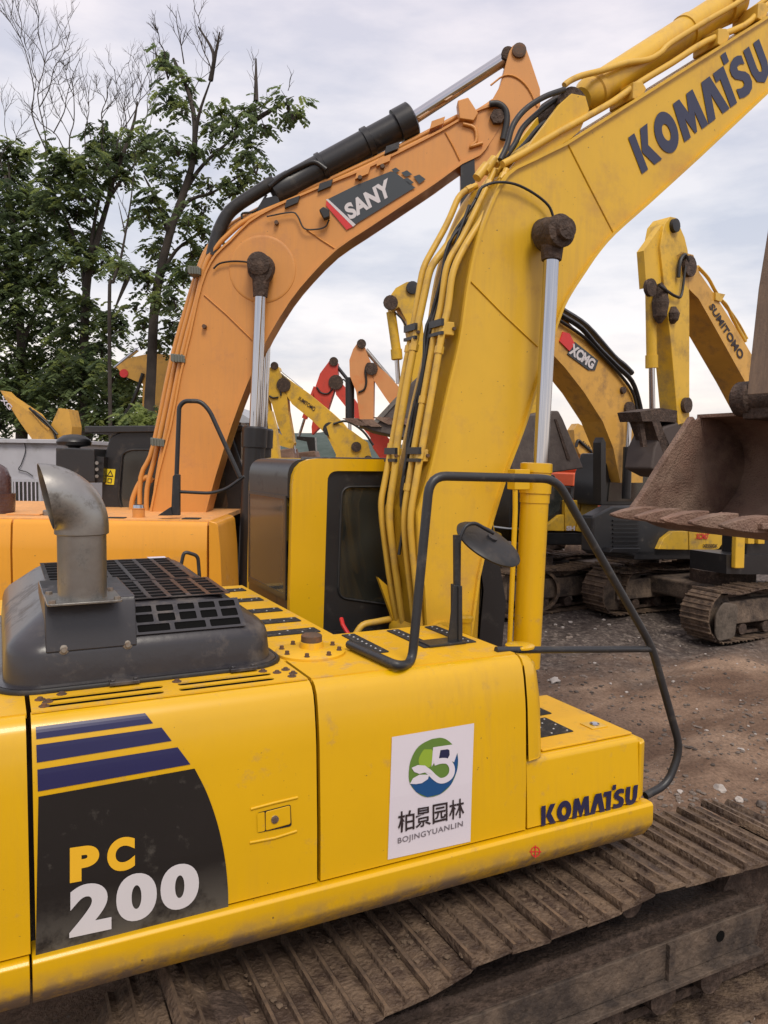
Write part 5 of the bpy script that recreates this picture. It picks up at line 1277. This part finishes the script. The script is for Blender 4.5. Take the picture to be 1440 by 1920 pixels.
# dark bucket of a machine standing between
D_ = BG('excavator with dark raised bucket and blue-grey hydraulics behind the near chrome rod', 14, 1010, 4, (985, 900), .3, -1, base=False)
dk = D_.pp('bucket', [(960, 905), (966, 800), (985, 780), (1035, 770), (1048, 770), (1056, 785), (1095, 878), (1040, 886)], mat('dark_bucket_steel', (.085, .07, .065), .7, metal=.1, dirt=(.13, .11, .1), damt=.4, dscale=4, bump=.3), 0, 1.0, bevel=.03)
D_.pp('bucket_seam', [(1040, 786), (1044, 786), (1070, 862), (1064, 862)], GRM, -.02, -.0, parent=dk)
D_.pp('arm', [(1000, 560), (1020, 560), (1010, 800), (985, 800)], yb_, .3, .65)
D_.T.add('house', box(D_.fr, D_.ac - .8, D_.ac + .4, 1.6, 3.2, 1.0, 1.4), BLKM, bevel=.05)
undercarriage(D_.T, D_.fr, D_.ac - .3, 2.4, shoe=False)
# --- E: small worn yellow boom, F: red-orange machine
E_ = BG('small worn yellow and orange excavator seen far off under the curved yellow boom', 30, 1110, -10, (1125, 905), .3, -1, body=rd2, sidec=1)
eb = E_.pp('boom', [(1076, 806), (1084, 794), (1092, 798), (1112, 815), (1130, 835), (1136, 850), (1136, 900), (1112, 900), (1108, 868), (1086, 850), (1078, 830)], yo_, 0, .5)
E_.hose([(1080, 838), (1084, 826), (1092, 832), (1112, 850), (1120, 862)], .06, -.05, parent=eb)
E_.word('SANY', ((1094, 826), (1108, 838), (1104, 846), (1090, 834)), BRN, eb, .03, -.02)
R2 = BG('orange red excavator far behind the dark bucket', 22, 1120, 0, (1150, 930), .3, -1, body=rd2, base=False)
rr2 = R2.pp('body_panel', [(1085, 872), (1140, 866), (1146, 875), (1140, 890), (1092, 892)], rd2, 0, 1.6, bevel=.03)
R2.pp('body_panel', [(1074, 912), (1076, 888), (1096, 886), (1100, 910)], rd2, -.1, 1.0, bevel=.03)
R2.word('DOOSAN', ((1137, 886), (1160, 886), (1160, 894), (1137, 894)), WPR, R2.pp('body_panel', [(1134, 896), (1134, 882), (1180, 880), (1180, 896)], rd2, -.05, .8, bevel=.02), .04, -.07)
R2.pp('cab', [(1070, 935), (1070, 912), (1110, 895), (1180, 896), (1180, 935)], BLKM, .0, 1.8, bevel=.04)
undercarriage(R2.T, R2.fr, R2.ac, 1, shoe=False)
# --- G: little yellow one with the word, left of the red
G = BG('worn yellow excavator with black word on its boom, leftmost of the far group', 24, 560, -30, (640, 930), .3, 1, sidec=1)
ga = G.pp('arm', [(497, 705), (505, 690), (514, 682), (522, 688), (528, 708), (538, 740), (540, 770), (548, 815), (550, 830), (536, 832), (520, 795), (510, 758), (498, 738)], yb_, 0, .45)
gb = G.pp('boom', [(528, 708), (540, 710), (575, 735), (620, 772), (640, 790), (652, 805), (660, 860), (640, 930), (622, 930), (630, 852), (612, 815), (585, 788), (548, 758), (530, 730)], yb_, 0, .45)
G.T.add('lettering', quadmap(text('SUMITOMO', .02), ((562, 743), (592, 764), (589, 772), (558, 748)), lambda x, y: G.fr.at(x, y, -.02)), BRN, parent=gb)
G.pin(532, 722, .22, 0, parent=gb); G.pin(515, 686, .12, 0, parent=ga)
G.hose([(522, 745), (512, 746), (505, 742)], .03); G.hose([(527, 742), (524, 718), (530, 708)], .03)
G.rod('arm_cylinder', (520, 695), (566, 732), .07, STL, .2); G.rod('bucket_cylinder', (499, 738), (511, 815), .11, yb_, .2)
G.rod('cylinder_rod', (545, 800), (553, 850), .04, CHR, .2)
G.pp('linkage', [(508, 812), (515, 808), (552, 830), (548, 842), (512, 832)], yb_, 0, .4); G.pp('bucket', [(505, 845), (548, 840), (556, 880), (520, 900), (500, 880)], BKT, -.2, .8, bevel=.04)
G.pin(619, 805, .22, 0, BLKM, gb); G.pin(643, 826, .13, 0, parent=gb)
# --- R: red machine
R = BG('bright red excavator with raised arm, second from the left in the far group', 26, 620, -30, (745, 930), .3, 1, body=rd_, sidec=1)
ra = R.pp('arm', [(588, 735), (600, 700), (618, 676), (626, 672), (633, 680), (633, 712), (622, 745), (612, 775), (600, 800), (585, 815), (584, 800), (592, 760)], rd_, 0, .45)
rb_ = R.pp('boom', [(628, 722), (640, 718), (655, 735), (690, 785), (720, 820), (745, 860), (750, 935), (725, 935), (722, 860), (690, 815), (650, 765), (630, 740)], rd_, 0, .45)
R.pin(630, 717, .25, 0, parent=rb_); R.pin(626, 678, .15, 0, parent=ra)
R.hose([(594, 726), (602, 736), (615, 738), (624, 728)], .03); R.hose([(634, 714), (645, 712), (652, 722)], .03)
R.rod('bucket_cylinder', (593, 726), (571, 785), .10, rd_, .2); R.rod('cylinder_rod', (571, 785), (560, 820), .05, CHR, .2)
R.rod('arm_cylinder', (632, 687), (652, 712), .06, BLKM, .2)
R.pp('linkage', [(556, 818), (590, 820), (592, 850), (580, 850), (575, 828), (556, 824)], BLKM, 0, .4); R.pp('bucket', [(545, 850), (590, 845), (600, 880), (560, 900)], BKT, -.2, .8, bevel=.04)
# --- P: salmon orange machine
P_ = BG('pale salmon orange excavator with a long hose on its arm, tallest of the far group', 20, 700, -30, (820, 940), .3, 1, body=sa_, sidec=1)
pa = P_.pp('arm', [(655, 675), (662, 655), (672, 640), (680, 640), (686, 658), (697, 685), (701, 705), (700, 790), (675, 790), (668, 735), (656, 705)], sa_, 0, .45)
pb = P_.pp('boom', [(694, 684), (702, 682), (725, 700), (745, 722), (790, 780), (840, 850), (840, 945), (810, 945), (808, 860), (770, 810), (722, 745), (700, 712), (694, 700)], sa_, 0, .45)
P_.pin(697, 692, .16, 0, parent=pb); P_.pin(678, 645, .12, 0, parent=pa)
P_.hose([(700, 684), (690, 682), (685, 695), (687, 715), (683, 730), (672, 736)], .03)
P_.rod('arm_cylinder', (686, 656), (738, 718), .06, STL, .2); P_.rod('bucket_cylinder', (656, 708), (656, 790), .12, BLKM, .25); P_.rod('cylinder_rod', (656, 790), (656, 830), .05, CHR, .25)
# --- bucket with teeth in front of it
Q = BG('excavator with broad dark toothed bucket held up beside the near boom pipes', 13, 730, -25, (800, 930), .3, 1, base=False)
qb = Q.pp('bucket', [(700, 792), (745, 742), (790, 700), (812, 760), (800, 830), (760, 822), (700, 808), (672, 796)], mat('dark_bucket_steel', (.085, .07, .065), .7), 0, 1.2, bevel=.02)
for x, y in ((642, 784), (668, 786), (700, 782), (735, 784)):
    Q.pp('tooth', [(x, y), (x + 30, y), (x + 48, y + 14), (x + 28, y + 14)], BKT, -.05, .1, parent=qb)
Q.pp('side_plate', [(698, 792), (742, 745), (746, 752), (706, 796)], STL, -.03, -.0, parent=qb)
Q.pp('arm', [(770, 640), (800, 640), (800, 760), (775, 750)], yb_, .3, .6)
Q.T.add('house', box(Q.fr, Q.ac - 2.0, Q.ac + .3, 1.0, 3.4, 1.0, 2.0), yb_, bevel=.05)
undercarriage(Q.T, Q.fr, Q.ac - .8, 2.2, shoe=False)
# --- Y: yellow arm top left of the near pipes
Y_ = BG('yellow excavator whose arm tip and cylinder rise just left of the near boom pipes', 16, 760, -20, (850, 930), .3, 1, sidec=1)
ya = Y_.pp('arm', [(728, 560), (742, 540), (762, 529), (775, 527), (781, 540), (792, 600), (805, 760), (780, 760), (770, 640), (762, 600), (748, 575), (735, 585)], yb_, 0, .45)
Y_.pin(732, 568, .15, 0, GRM, ya); Y_.pin(773, 540, .13, 0, BLKM, ya)
yc_ = Y_.rod('bucket_cylinder', (733, 585), (743, 655), .10, yb_, .2); Y_.T.add('cylinder_collar', lathe(Y_.fr.at(743, 655, .2), (.1, 0, -1), [(0, .12), (.2, .12), (.22, .09)], 16), yb_, parent=yc_, smooth=40); Y_.rod('cylinder_rod', (744, 672), (747, 720), .05, CHR, .2, yc_)
Y_.hose([(740, 585), (755, 600), (765, 618), (772, 622)], .02)
# --- more machines packed between the red one and the near cab
M_ = BG('faded yellow excavator with a dark round boom pin, low behind the black cab roof', 18, 640, -24, (700, 930), .3, 1, base=True, sidec=1)
mb = M_.pp('boom', [(612, 800), (625, 790), (660, 808), (690, 830), (700, 870), (700, 930), (668, 930), (664, 880), (640, 845), (618, 820)], yb_, 0, .45)
M_.pin(668, 838, .12, 0, GRM, mb); M_.pin(690, 862, .1, 0, GRM, mb)
M_.hose([(625, 795), (650, 790), (680, 808), (700, 835)], .03, -.03, parent=mb)
N_ = BG('red excavator boom segment low behind the big toothed bucket', 21, 720, -24, (780, 930), .3, 1, body=rd_, sidec=1)
N_.pp('boom', [(690, 800), (715, 806), (745, 840), (770, 900), (770, 940), (735, 940), (728, 880), (700, 840)], rd_, 0, .45)
U_ = BG('yellow excavator with thin upright cylinder behind the orange boom root', 20, 505, -28, (560, 930), .3, 1, sidec=1)
U_.pp('arm', [(500, 775), (508, 770), (516, 800), (524, 870), (510, 872)], yb_, 0, .4)
U_.rod('bucket_cylinder', (498, 760), (502, 830), .06, STL, .2)
# --- lower clutter between the cab and SANY boom
L1 = BG('orange and yellow excavator half hidden by the trees, with red badge on its boom', 21, 270, -35, (320, 900), .3, 1, body=yo_, sidec=1)
lb = L1.pp('boom', [(218, 688), (240, 672), (282, 662), (318, 665), (312, 720), (300, 770), (288, 900), (262, 900), (268, 720), (232, 705)], yo_, 0, .45)
L1.T.add('badge', ppx(L1.fr, ell(232, 700, 8, 8, 16), -.03, -.01), REDP, parent=lb)
L1.rod('arm_cylinder', (215, 690), (258, 655), .06, CHR, .2); L1.hose([(268, 700), (258, 730), (245, 760), (225, 790)], .05, -.05)
L2 = BG('orange and yellow excavator at far left, boom sloping down behind the white shed', 19, 90, -35, (110, 940), .3, 1, body=yo_, sidec=1)
l2 = L2.pp('boom', [(0, 732), (10, 742), (60, 775), (78, 800), (90, 810), (110, 765), (128, 768), (135, 800), (128, 900), (90, 900), (62, 826), (36, 790)], yo_, 0, .45)
L2.hose([(55, 765), (80, 790), (100, 808), (106, 830)], .03, -.05, parent=l2); L2.hose([(62, 770), (84, 788), (108, 815)], .03, -.08, parent=l2)
L2.word('XG', ((4, 742), (24, 762), (18, 770), (0, 750)), STK, l2, .03, -.02)
# ================================================================== SHED, HILL, ROCKS
SH = Fr(D=13, px=40, head=-28)
WH = mat('shed_white_panel', (.42, .42, .45), .6, dirt=(.25, .24, .22), damt=.15)
sht = Thing('shed', 'low pale grey site shed with a barred window at the left edge', 'shed', SH.P(-1, 1, 0), SH.h)
sw_ = [SH.px(x, y, 0) for x, y in ((-160, 822), (118, 832))]
a0, a1 = sw_[0][0], sw_[1][0]; zt_ = sw_[1][1]
wl_ = sht.add('wall', box(SH, a0, a1, 0, 2.4, -.05, zt_), WH)
sht.add('roof', box(SH, a0 - .1, a1 + .08, -.08, 2.5, zt_, zt_ + .07), WH, bevel=.01)
wx0, wz1 = SH.px(27, 903, 0); wx1, wz0 = SH.px(74, 945, 0)
wf = sht.add('window', box(SH, wx0 - .05, wx1 + .05, -.03, -.003, wz0 - .05, wz1 + .05), WH, parent=wl_)
sht.add('pane', box(SH, wx0, wx1, -.036, -.031, wz0, wz1), GLSD, parent=wf)
for k in range(6):
    a = wx0 + (wx1 - wx0) * (k + .5) / 6; sht.add('bar', box(SH, a - .008, a + .008, -.06, -.045, wz0, wz1), STK, parent=wf)
sht.add('wall_seam', box(SH, (a0 + a1) / 2 - .01, (a0 + a1) / 2 + .01, -.008, -.002, 0, zt_), GREYP, parent=wl_)
sht.add('cable', tube(cat([SH.at(x, y, -.03) for x, y in ((45, 828), (48, 845), (40, 870), (35, 880), (50, 885), (62, 893))], 4), .008, 5), RUB, parent=wl_)
ST = Fr(D=40, px=450, head=-28)
bl = Thing('warehouse', 'pale low warehouse with red gable seen far off between orange boom and lift rod', 'building', ST.P(0, 4, 0), ST.h)
sa0, sz1 = ST.px(380, 792, 0); sa1, _ = ST.px(470, 792, 0)
bl.add('wall', box(ST, sa0, sa1, 0, 10, -.1, sz1), mat('warehouse_wall', (.4, .4, .42), .7))
bl.add('roof', prism(ST, [(sa0 - .3, sz1), (sa1 + .3, sz1), ((sa0 + sa1) / 2, sz1 + 1.0)], -.2, 10.2), mat('warehouse_roof', (.35, .36, .38), .6))
# distant hill
V, F = [], []
nh = 60
hill = [(x, 3.05 + h) for x, h in [(-220, 3), (-150, 7), (-100, 5), (-60, 6), (-20, 11), (0, 12), (20, 8), (60, 4), (120, 3), (200, 4), (300, 3), (420, 6)]]
HF = Fr(D=300, px=590, head=-26.7)
def hz(x):
    for (x0, z0), (x1, z1) in zip(hill, hill[1:]):
        if x <= x1: t = (x - x0) / (x1 - x0); t = t * t * (3 - 2 * t); return z0 + (z1 - z0) * t
    return hill[-1][1]
rows = []
for j in range(9):
    for i in range(161):
        x = -220 + 640 * i / 160
        t = j / 8; z = hz(x) * math.sin(t * math.pi / 2) + (noise.noise(Vector((x * .08, j * .9, 3))) * 1.6 + noise.noise(Vector((x * .3, j * 2, 5))) * .7) * t
        V.append(HF.P(x, t * 60, z))
for j in range(8):
    for i in range(160): F.append((j * 161 + i, j * 161 + i + 1, (j + 1) * 161 + i + 1, (j + 1) * 161 + i))
single('hill', (V, F), mat('hill_woods', (.075, .10, .09), .95, dirt=(.04, .06, .05), damt=.5, dscale=.12, bump=1, bscale=.3), kind='structure', smooth=180)
# stones
def stone(p, r, sq=(1, 1, .6), n=1):
    bm = bmesh.new(); bmesh.ops.create_icosphere(bm, subdivisions=n, radius=1)
    a = random.random() * 6.28; off = Vector((random.random() * 9, random.random() * 9, 0))
    V = []
    for v in bm.verts:
        c = v.co * (1 + .45 * noise.noise(v.co * 1.3 + off))
        c = Vector((c.x * sq[0], c.y * sq[1], c.z * sq[2])) * r
        c = Vector((c.x * math.cos(a) - c.y * math.sin(a), c.x * math.sin(a) + c.y * math.cos(a), c.z))
        V.append(p + c)
    F = [tuple(v.index for v in f.verts) for f in bm.faces]
    bm.free(); return V, F
stm = mat('stone_grey', (.16, .13, .11), .9, var=.4, bump=.3, bscale=30)
stl_ = mat('stone_pale', (.42, .38, .35), .85, var=.15, bump=.3, bscale=30)
gr = {0: [], 1: []}
def gp(px_, py_):
    p = onplane(px_, py_, Vector((0, 0, 0)), Vector((0, 0, 1))); return p
for i in range(3600):
    px_ = random.uniform(1000, 1460); py_ = 1085 + (random.random() ** .9) * 830
    p = gp(px_, py_)
    if p.y < 3.4 and 0 < p.x < 4.6 and p.y > 2.6: continue
    dens = noise.noise(Vector((p.x * .9, p.y * .9, 4)))
    if dens < -.12 and random.random() < .6 and py_ > 1210: continue
    r = random.choice((.008, .012, .018, .028)) * (1.5 if p.y > 9 else 1)
    p.z = gz(p.x, p.y) + r * .2
    gr[1 if random.random() < .06 else 0].append(stone(p, r))
for i in range(1500):
    x, y = random.uniform(-8, 14), random.uniform(7.5, 22)
    if -8 < x < 2: continue
    r = random.uniform(.01, .04); gr[1 if random.random() < .12 else 0].append(stone(Vector((x, y, gz(x, y) + r * .2)), r))
single('gravel', join(*gr[0]), stm, 'loose grey and brown stones strewn over the dirt yard', 'gravel', kind='stuff')
single('rubble', join(*gr[1]), stl_, 'small pale chips of rubble strewn over the dirt yard', 'rubble', kind='stuff')
big = [(1040, 1277, .10, (1.4, .7, .25), 'white flattish stone on the dirt close to the yellow lift cylinder'),
       (1350, 1474, .055, (1.2, 1, .7), 'pale angular stone lying right of the bent handrail'),
       (1353, 1506, .045, (1.1, .8, .6), 'pale stone with brown side just below the angular one right of the handrail'),
       (1428, 1494, .05, (1, 1, .7), 'grey brown stone at the right edge of the photo, level with the handrail foot'),
       (1386, 1488, .045, (1, .8, .8), 'brown stone between two paler ones at the right edge'),
       (1275, 1483, .03, (1.4, .8, .4), 'thin white chip directly beside the handrail end'),
       (1240, 1532, .022, (1, .8, .6), 'small white chip beside the front corner of the yellow skirt'),
       (1390, 1402, .03, (1.4, .8, .5), 'white chip alone on bare dirt near the right edge'),
       (1370, 1895, .09, (1.2, 1, .6), 'brown boulder beside the crawler at the bottom right corner'),
       (1405, 1890, .03, (1.2, .8, .5), 'small white stone at the bottom right corner beside the boulder'),
       (1390, 1850, .05, (1.3, .9, .5), 'pale stone half buried under the crawler frame, lower right')]
for x, y, r, s_, lab in big:
    p = gp(x, y); p.z = gz(p.x, p.y) + r * .25
    single('rock', stone(p, r, s_, 2), stl_ if 'white' in lab or 'pale' in lab else stm, lab, 'rock', loc=tuple(p))
# ================================================================== TREES
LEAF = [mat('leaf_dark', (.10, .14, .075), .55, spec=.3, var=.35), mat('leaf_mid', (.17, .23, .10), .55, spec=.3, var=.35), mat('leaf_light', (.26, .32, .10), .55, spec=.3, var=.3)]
for m_ in LEAF:      # thin leaves let part of the light through
    t = m_.node_tree; b = t.nodes['Principled BSDF']
    src = b.inputs['Base Color'].links[0].from_socket
    tr_ = N(t, 'ShaderNodeBsdfTranslucent'); t.links.new(src, tr_.inputs[0])
    mx_ = N(t, 'ShaderNodeMixShader'); mx_.inputs[0].default_value = .58
    t.links.new(b.outputs[0], mx_.inputs[1]); t.links.new(tr_.outputs[0], mx_.inputs[2])
    t.links.new(mx_.outputs[0], t.nodes['Material Output'].inputs[0])
BARK = mat('bark', (.05, .04, .033), .9, bump=.5, bscale=12, var=.3)
def spray(V, F, p, s, n=7):
    """a drooping compound leaf: pairs of leaflets along a hanging stalk"""
    az = random.random() * 6.28; d = Vector((math.cos(az), math.sin(az), random.uniform(-.3, .35))).normalized()
    L = s * random.uniform(.7, 1.2)
    for k in range(n):
        t = (k + 1) / n
        c = p + d * L * t + Vector((0, 0, -.55 * L * t * t))
        for sd in (-1, 1):
            sdv = Vector((-d.y, d.x, 0)).normalized() * sd
            ll = s * .5 * (1 - .35 * abs(t - .5)); lw = ll * .33
            e = (sdv * .8 + d * .5 + Vector((0, 0, -.55 + random.uniform(-.25, .2)))).normalized()
            sdw = e.cross(Vector((random.uniform(-.4, .4), random.uniform(-.4, .4), 1))).normalized()
            k0 = len(V)
            V += [c, c + e * ll * .5 + sdw * lw, c + e * ll, c + e * ll * .5 - sdw * lw]
            F.append((k0, k0 + 1, k0 + 2, k0 + 3))
def limb(p0, p1, r0, r1, wob=.06, k=5):
    L = (p1 - p0).length
    P = [p0.lerp(p1, i / k) + Vector((random.uniform(-1, 1), random.uniform(-1, 1), random.uniform(-1, 1))) * wob * L * (0 < i < k) for i in range(k + 1)]
    P = cat(P, 3)
    return P, tube(P, [r0 + (r1 - r0) * i / (len(P) - 1) for i in range(len(P))], 6, False)
def wp_(px_, py_, D, dd=0): return CAM + ray(px_, py_) * (D + dd)
def tree(label, D, trunk, limbs, clumps, dens=1.0, leaf=.42, bare=(), r=.16, name='tree', fuzz=1.0, cat_='tree'):
    base = wp_(*trunk[0], D); bx_, by_ = base.x, base.y
    T = Thing(name, label, cat_, (bx_, by_, 0), 0, 'trees behind the orange excavator')
    P = [Vector((bx_, by_, -.1))] + [wp_(x, y, D) for x, y in trunk]
    P = cat(P, 4)
    tr = T.add('trunk', tube(P, [r * (1 - .75 * i / (len(P) - 1)) for i in range(len(P))], 9, False), BARK, smooth=60)
    for L in limbs:
        dd = random.uniform(-.8, .8)
        Q = [wp_(x, y, D, dd * i / len(L)) for i, (x, y) in enumerate(L)]
        Q = cat(Q, 4)
        T.add('limb', tube(Q, [.07 * (1 - .72 * i / (len(Q) - 1)) * (r / .16) for i in range(len(Q))], 6, False), BARK, smooth=60)
    VV = {0: ([], []), 1: ([], []), 2: ([], [])}
    tw = []
    for c in clumps:
        x, y, rp = c[:3]; tone = c[3] if len(c) > 3 else .35
        rad = rp / FPX * D
        ctr = wp_(x, y, D, random.uniform(-1.2, 1.2) * fuzz)
        n = int(38 * dens * (rp / 30) ** 2) + 3
        for i in range(n):
            v = Vector((random.gauss(0, .5), random.gauss(0, .5), random.gauss(0, .42)))
            if v.length > 1.15: v *= 1.15 / v.length
            p = ctr + v * rad
            up = v.z
            q = random.random()
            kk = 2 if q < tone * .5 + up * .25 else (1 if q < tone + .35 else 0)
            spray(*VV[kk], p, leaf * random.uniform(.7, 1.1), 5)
        for i in range(3):
            tw.append(tube([ctr + Vector((random.uniform(-1, 1), random.uniform(-1, 1), random.uniform(-1, .6))) * rad * .9, ctr + Vector((random.uniform(-.3, .3), random.uniform(-.3, .3), -.2)) * rad, ctr + Vector((0, 0, -rad * .8))], [.006, .016, .02], 4, False))
    for k in range(3):
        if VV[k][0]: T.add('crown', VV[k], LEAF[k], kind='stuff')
    # bare twigs: (start, end) pixel limbs that fork
    def fork(p0, p1, r, lev):
        P, g = limb(p0, p1, r, r * .4, .05, 4); tw.append(g)
        if lev <= 0: return
        for i in range(random.choice((4, 5, 7))):
            q = P[int(len(P) * random.uniform(.25, .95))]
            d = (p1 - p0); L = d.length * random.uniform(.3, .55)
            e = (d.normalized() + Vector((random.uniform(-1, 1), random.uniform(-1, 1), random.uniform(-.2, .7))) * .8).normalized()
            fork(q, q + e * L, r * .55, lev - 1)
    for (x0, y0, x1, y1, lv) in bare:
        fork(wp_(x0, y0, D), wp_(x1, y1, D, random.uniform(-.5, .5)), .004 + .0065 * lv, lv)
    if tw: T.add('twigs', join(*tw), BARK, kind='stuff')
tree('slender tree with tiers of drooping leaves, tallest leafy one left of the orange boom', 19,
     [(280, 800), (284, 700), (292, 560), (318, 440), (345, 360), (362, 300), (365, 230), (352, 170), (325, 110)],
     [[(345, 360), (380, 310), (430, 265), (470, 230)], [(362, 300), (372, 220), (395, 150)], [(318, 440), (350, 380), (400, 360), (450, 330)], [(300, 520), (330, 470), (370, 440)], [(318, 440), (290, 370), (270, 330)], [(395, 150), (400, 100), (372, 50)], [(395, 150), (412, 60)], [(470, 230), (520, 200), (545, 190)], [(480, 190), (480, 110)]],
     [(300, 105, 26), (315, 130, 22), (325, 175, 34), (345, 205, 26), (310, 190, 20), (355, 145, 14), (418, 205, 32, .6), (400, 235, 22), (440, 235, 30), (475, 200, 28, .6), (495, 230, 26), (470, 260, 24), (540, 185, 28), (548, 210, 22), (450, 290, 28), (480, 305, 26), (465, 325, 22), (300, 255, 26), (335, 270, 28), (365, 285, 22), (395, 275, 16), (300, 310, 32, .5), (330, 345, 32), (285, 360, 26), (395, 345, 24, .6), (430, 350, 26), (450, 340, 26, .7), (380, 385, 26), (280, 390, 28), (310, 400, 30), (350, 410, 30, .6), (380, 430, 28), (270, 400, 18), (300, 450, 24), (360, 460, 30), (385, 480, 24), (290, 470, 22), (275, 520, 22), (320, 500, 34), (345, 520, 26), (270, 505, 16), (290, 560, 26), (330, 555, 26), (255, 570, 14), (270, 600, 22), (320, 600, 26), (345, 590, 18), (265, 640, 20), (300, 640, 24), (325, 625, 18), (350, 500, 24)], .55, .34,
     [(395, 150, 372, 30, 2), (400, 120, 412, 60, 2), (345, 120, 330, 20, 2), (310, 110, 290, 50, 2), (360, 180, 420, 110, 1), (480, 190, 478, 108, 1), (470, 210, 520, 170, 1), (540, 170, 545, 135, 1)], .15)
tree('broad tree with dark dense crown and bare dead twigs on top', 22.5,
     [(160, 800), (158, 640), (165, 520), (185, 440), (205, 370), (215, 330)],
     [[(165, 520), (175, 430), (195, 350), (240, 320)], [(160, 560), (150, 480), (120, 400), (85, 330)], [(205, 370), (230, 335), (260, 300)], [(205, 370), (205, 320), (190, 270)], [(240, 520), (215, 580)], [(215, 330), (248, 240), (258, 190)]],
     [(190, 255, 34), (205, 290, 36, .5), (235, 285, 30), (265, 258, 30, .8), (180, 300, 26), (235, 325, 30), (290, 300, 26, .4), (170, 330, 20), (100, 290, 36, .4), (130, 300, 34), (155, 310, 22), (90, 330, 32), (130, 340, 34, .2), (155, 360, 26), (105, 380, 40, .2), (140, 390, 34, .1), (130, 430, 38, .2), (150, 470, 32, .2), (175, 440, 30, .6), (200, 450, 20, .6), (190, 480, 22, .5), (215, 490, 24, .6), (230, 500, 16), (120, 480, 36), (175, 500, 18), (195, 600, 34, .4), (160, 580, 34), (215, 590, 24), (140, 620, 38), (190, 640, 36), (225, 615, 16), (170, 670, 40), (210, 690, 34, .5), (240, 700, 24, .7), (130, 680, 36), (110, 730, 40), (160, 730, 42, .4), (210, 740, 36, .6), (245, 745, 28, .8), (190, 775, 34), (240, 780, 34, .8), (265, 765, 24, .9)], .85, .38,
     [(85, 310, 70, 60, 3), (90, 290, 20, 30, 3), (75, 200, 130, 60, 2), (130, 300, 135, 150, 3), (120, 280, 45, 190, 2), (190, 270, 200, 160, 3), (215, 300, 265, 140, 3), (240, 260, 215, 130, 2), (260, 260, 285, 160, 2), (160, 280, 170, 150, 2), (275, 250, 290, 180, 1), (100, 250, 150, 110, 2), (170, 260, 150, 190, 2), (225, 330, 235, 200, 2)], .17)
tree('leafy pale green tree at the left edge above the white shed', 24,
     [(40, 820), (42, 700), (35, 560), (25, 430), (10, 330)],
     [[(35, 560), (60, 480), (80, 420)], [(42, 640), (80, 560), (110, 520)], [(25, 430), (20, 360), (15, 300)]],
     [(10, 280, 32, .5), (40, 290, 26, .6), (-10, 320, 36), (25, 330, 34, .4), (5, 370, 40, .2), (50, 360, 30, .8), (75, 380, 30, .8), (40, 400, 40, .6), (90, 420, 30, .7), (10, 430, 44, .2), (60, 445, 36, .5), (20, 490, 44, .3), (80, 480, 30), (0, 540, 44, .3), (60, 520, 34), (95, 515, 26, 1.0), (30, 570, 44, .4), (80, 560, 36, .6), (120, 550, 26, .8), (-10, 610, 48, .5), (50, 620, 46, .5), (100, 610, 38, .6), (140, 580, 24, .6), (10, 670, 46, .6), (70, 670, 44, .7), (120, 660, 34), (30, 720, 44, .5), (90, 720, 36, .4), (0, 770, 44, .3), (60, 775, 40, .3), (110, 775, 32, .4), (20, 520, 30, .3), (-20, 460, 40)], 1.35, .34, [(5, 320, 10, 210, 2), (0, 300, 45, 230, 2)], .2)
tree('thin leaning sapling with sparse leaves between two taller trees', 18.5,
     [(205, 580), (212, 530), (225, 490), (235, 440), (245, 380), (250, 330)],
     [[(225, 490), (215, 460)], [(235, 440), (222, 380)]],
     [(222, 490, 18, .7), (215, 505, 14, .6), (238, 500, 14, .6)], .8, .3, [(250, 340, 255, 290, 1), (240, 410, 215, 350, 1)], .05)
def bush(label, D, x, y, r, tone, n=1):
    T = Thing('bush', label, 'bush', tuple(wp_(x, y, D).to_2d()) + (0,), 0)
    VV = ([], []), ([], []), ([], [])
    base = wp_(x, y, D); rad = r / FPX * D
    for i in range(int(140 * n)):
        v = Vector((random.gauss(0, .5), random.gauss(0, .5), random.gauss(0, .4)))
        if v.length > 1.1: v *= 1.1 / v.length
        spray(*VV[2 if random.random() < tone else 1], base + v * rad, .3, 5)
    for k in (1, 2):
        T.add('foliage', VV[k], LEAF[k], kind='stuff')
    T.add('stems', join(*[tube([Vector((base.x + random.uniform(-.1, .1), base.y, 0)), base + Vector((random.uniform(-1, 1), random.uniform(-1, 1), 0)) * rad * .6], .03, 5) for _ in range(6)]), BARK, kind='stuff')
bush('bright green bush above the black cab roof of the orange excavator', 17, 265, 785, 34, .7)
bush('dull green bush behind the black box, left of the bright one', 22, 205, 790, 38, .3)
bush('dark leafy bush behind the white shed roof', 25, 130, 800, 46, .15, 1.6)

bush('broad leafy bush filling the gap under the left tree, beside the slender trunk', 26, 150, 700, 62, .35, 3)
bush('broad leafy bush at the far left edge under the pale green tree', 26, 40, 730, 70, .3, 3.5)
bush('lighter bush between the two tree trunks just left of the orange boom', 25, 225, 725, 36, .7, 1.6)
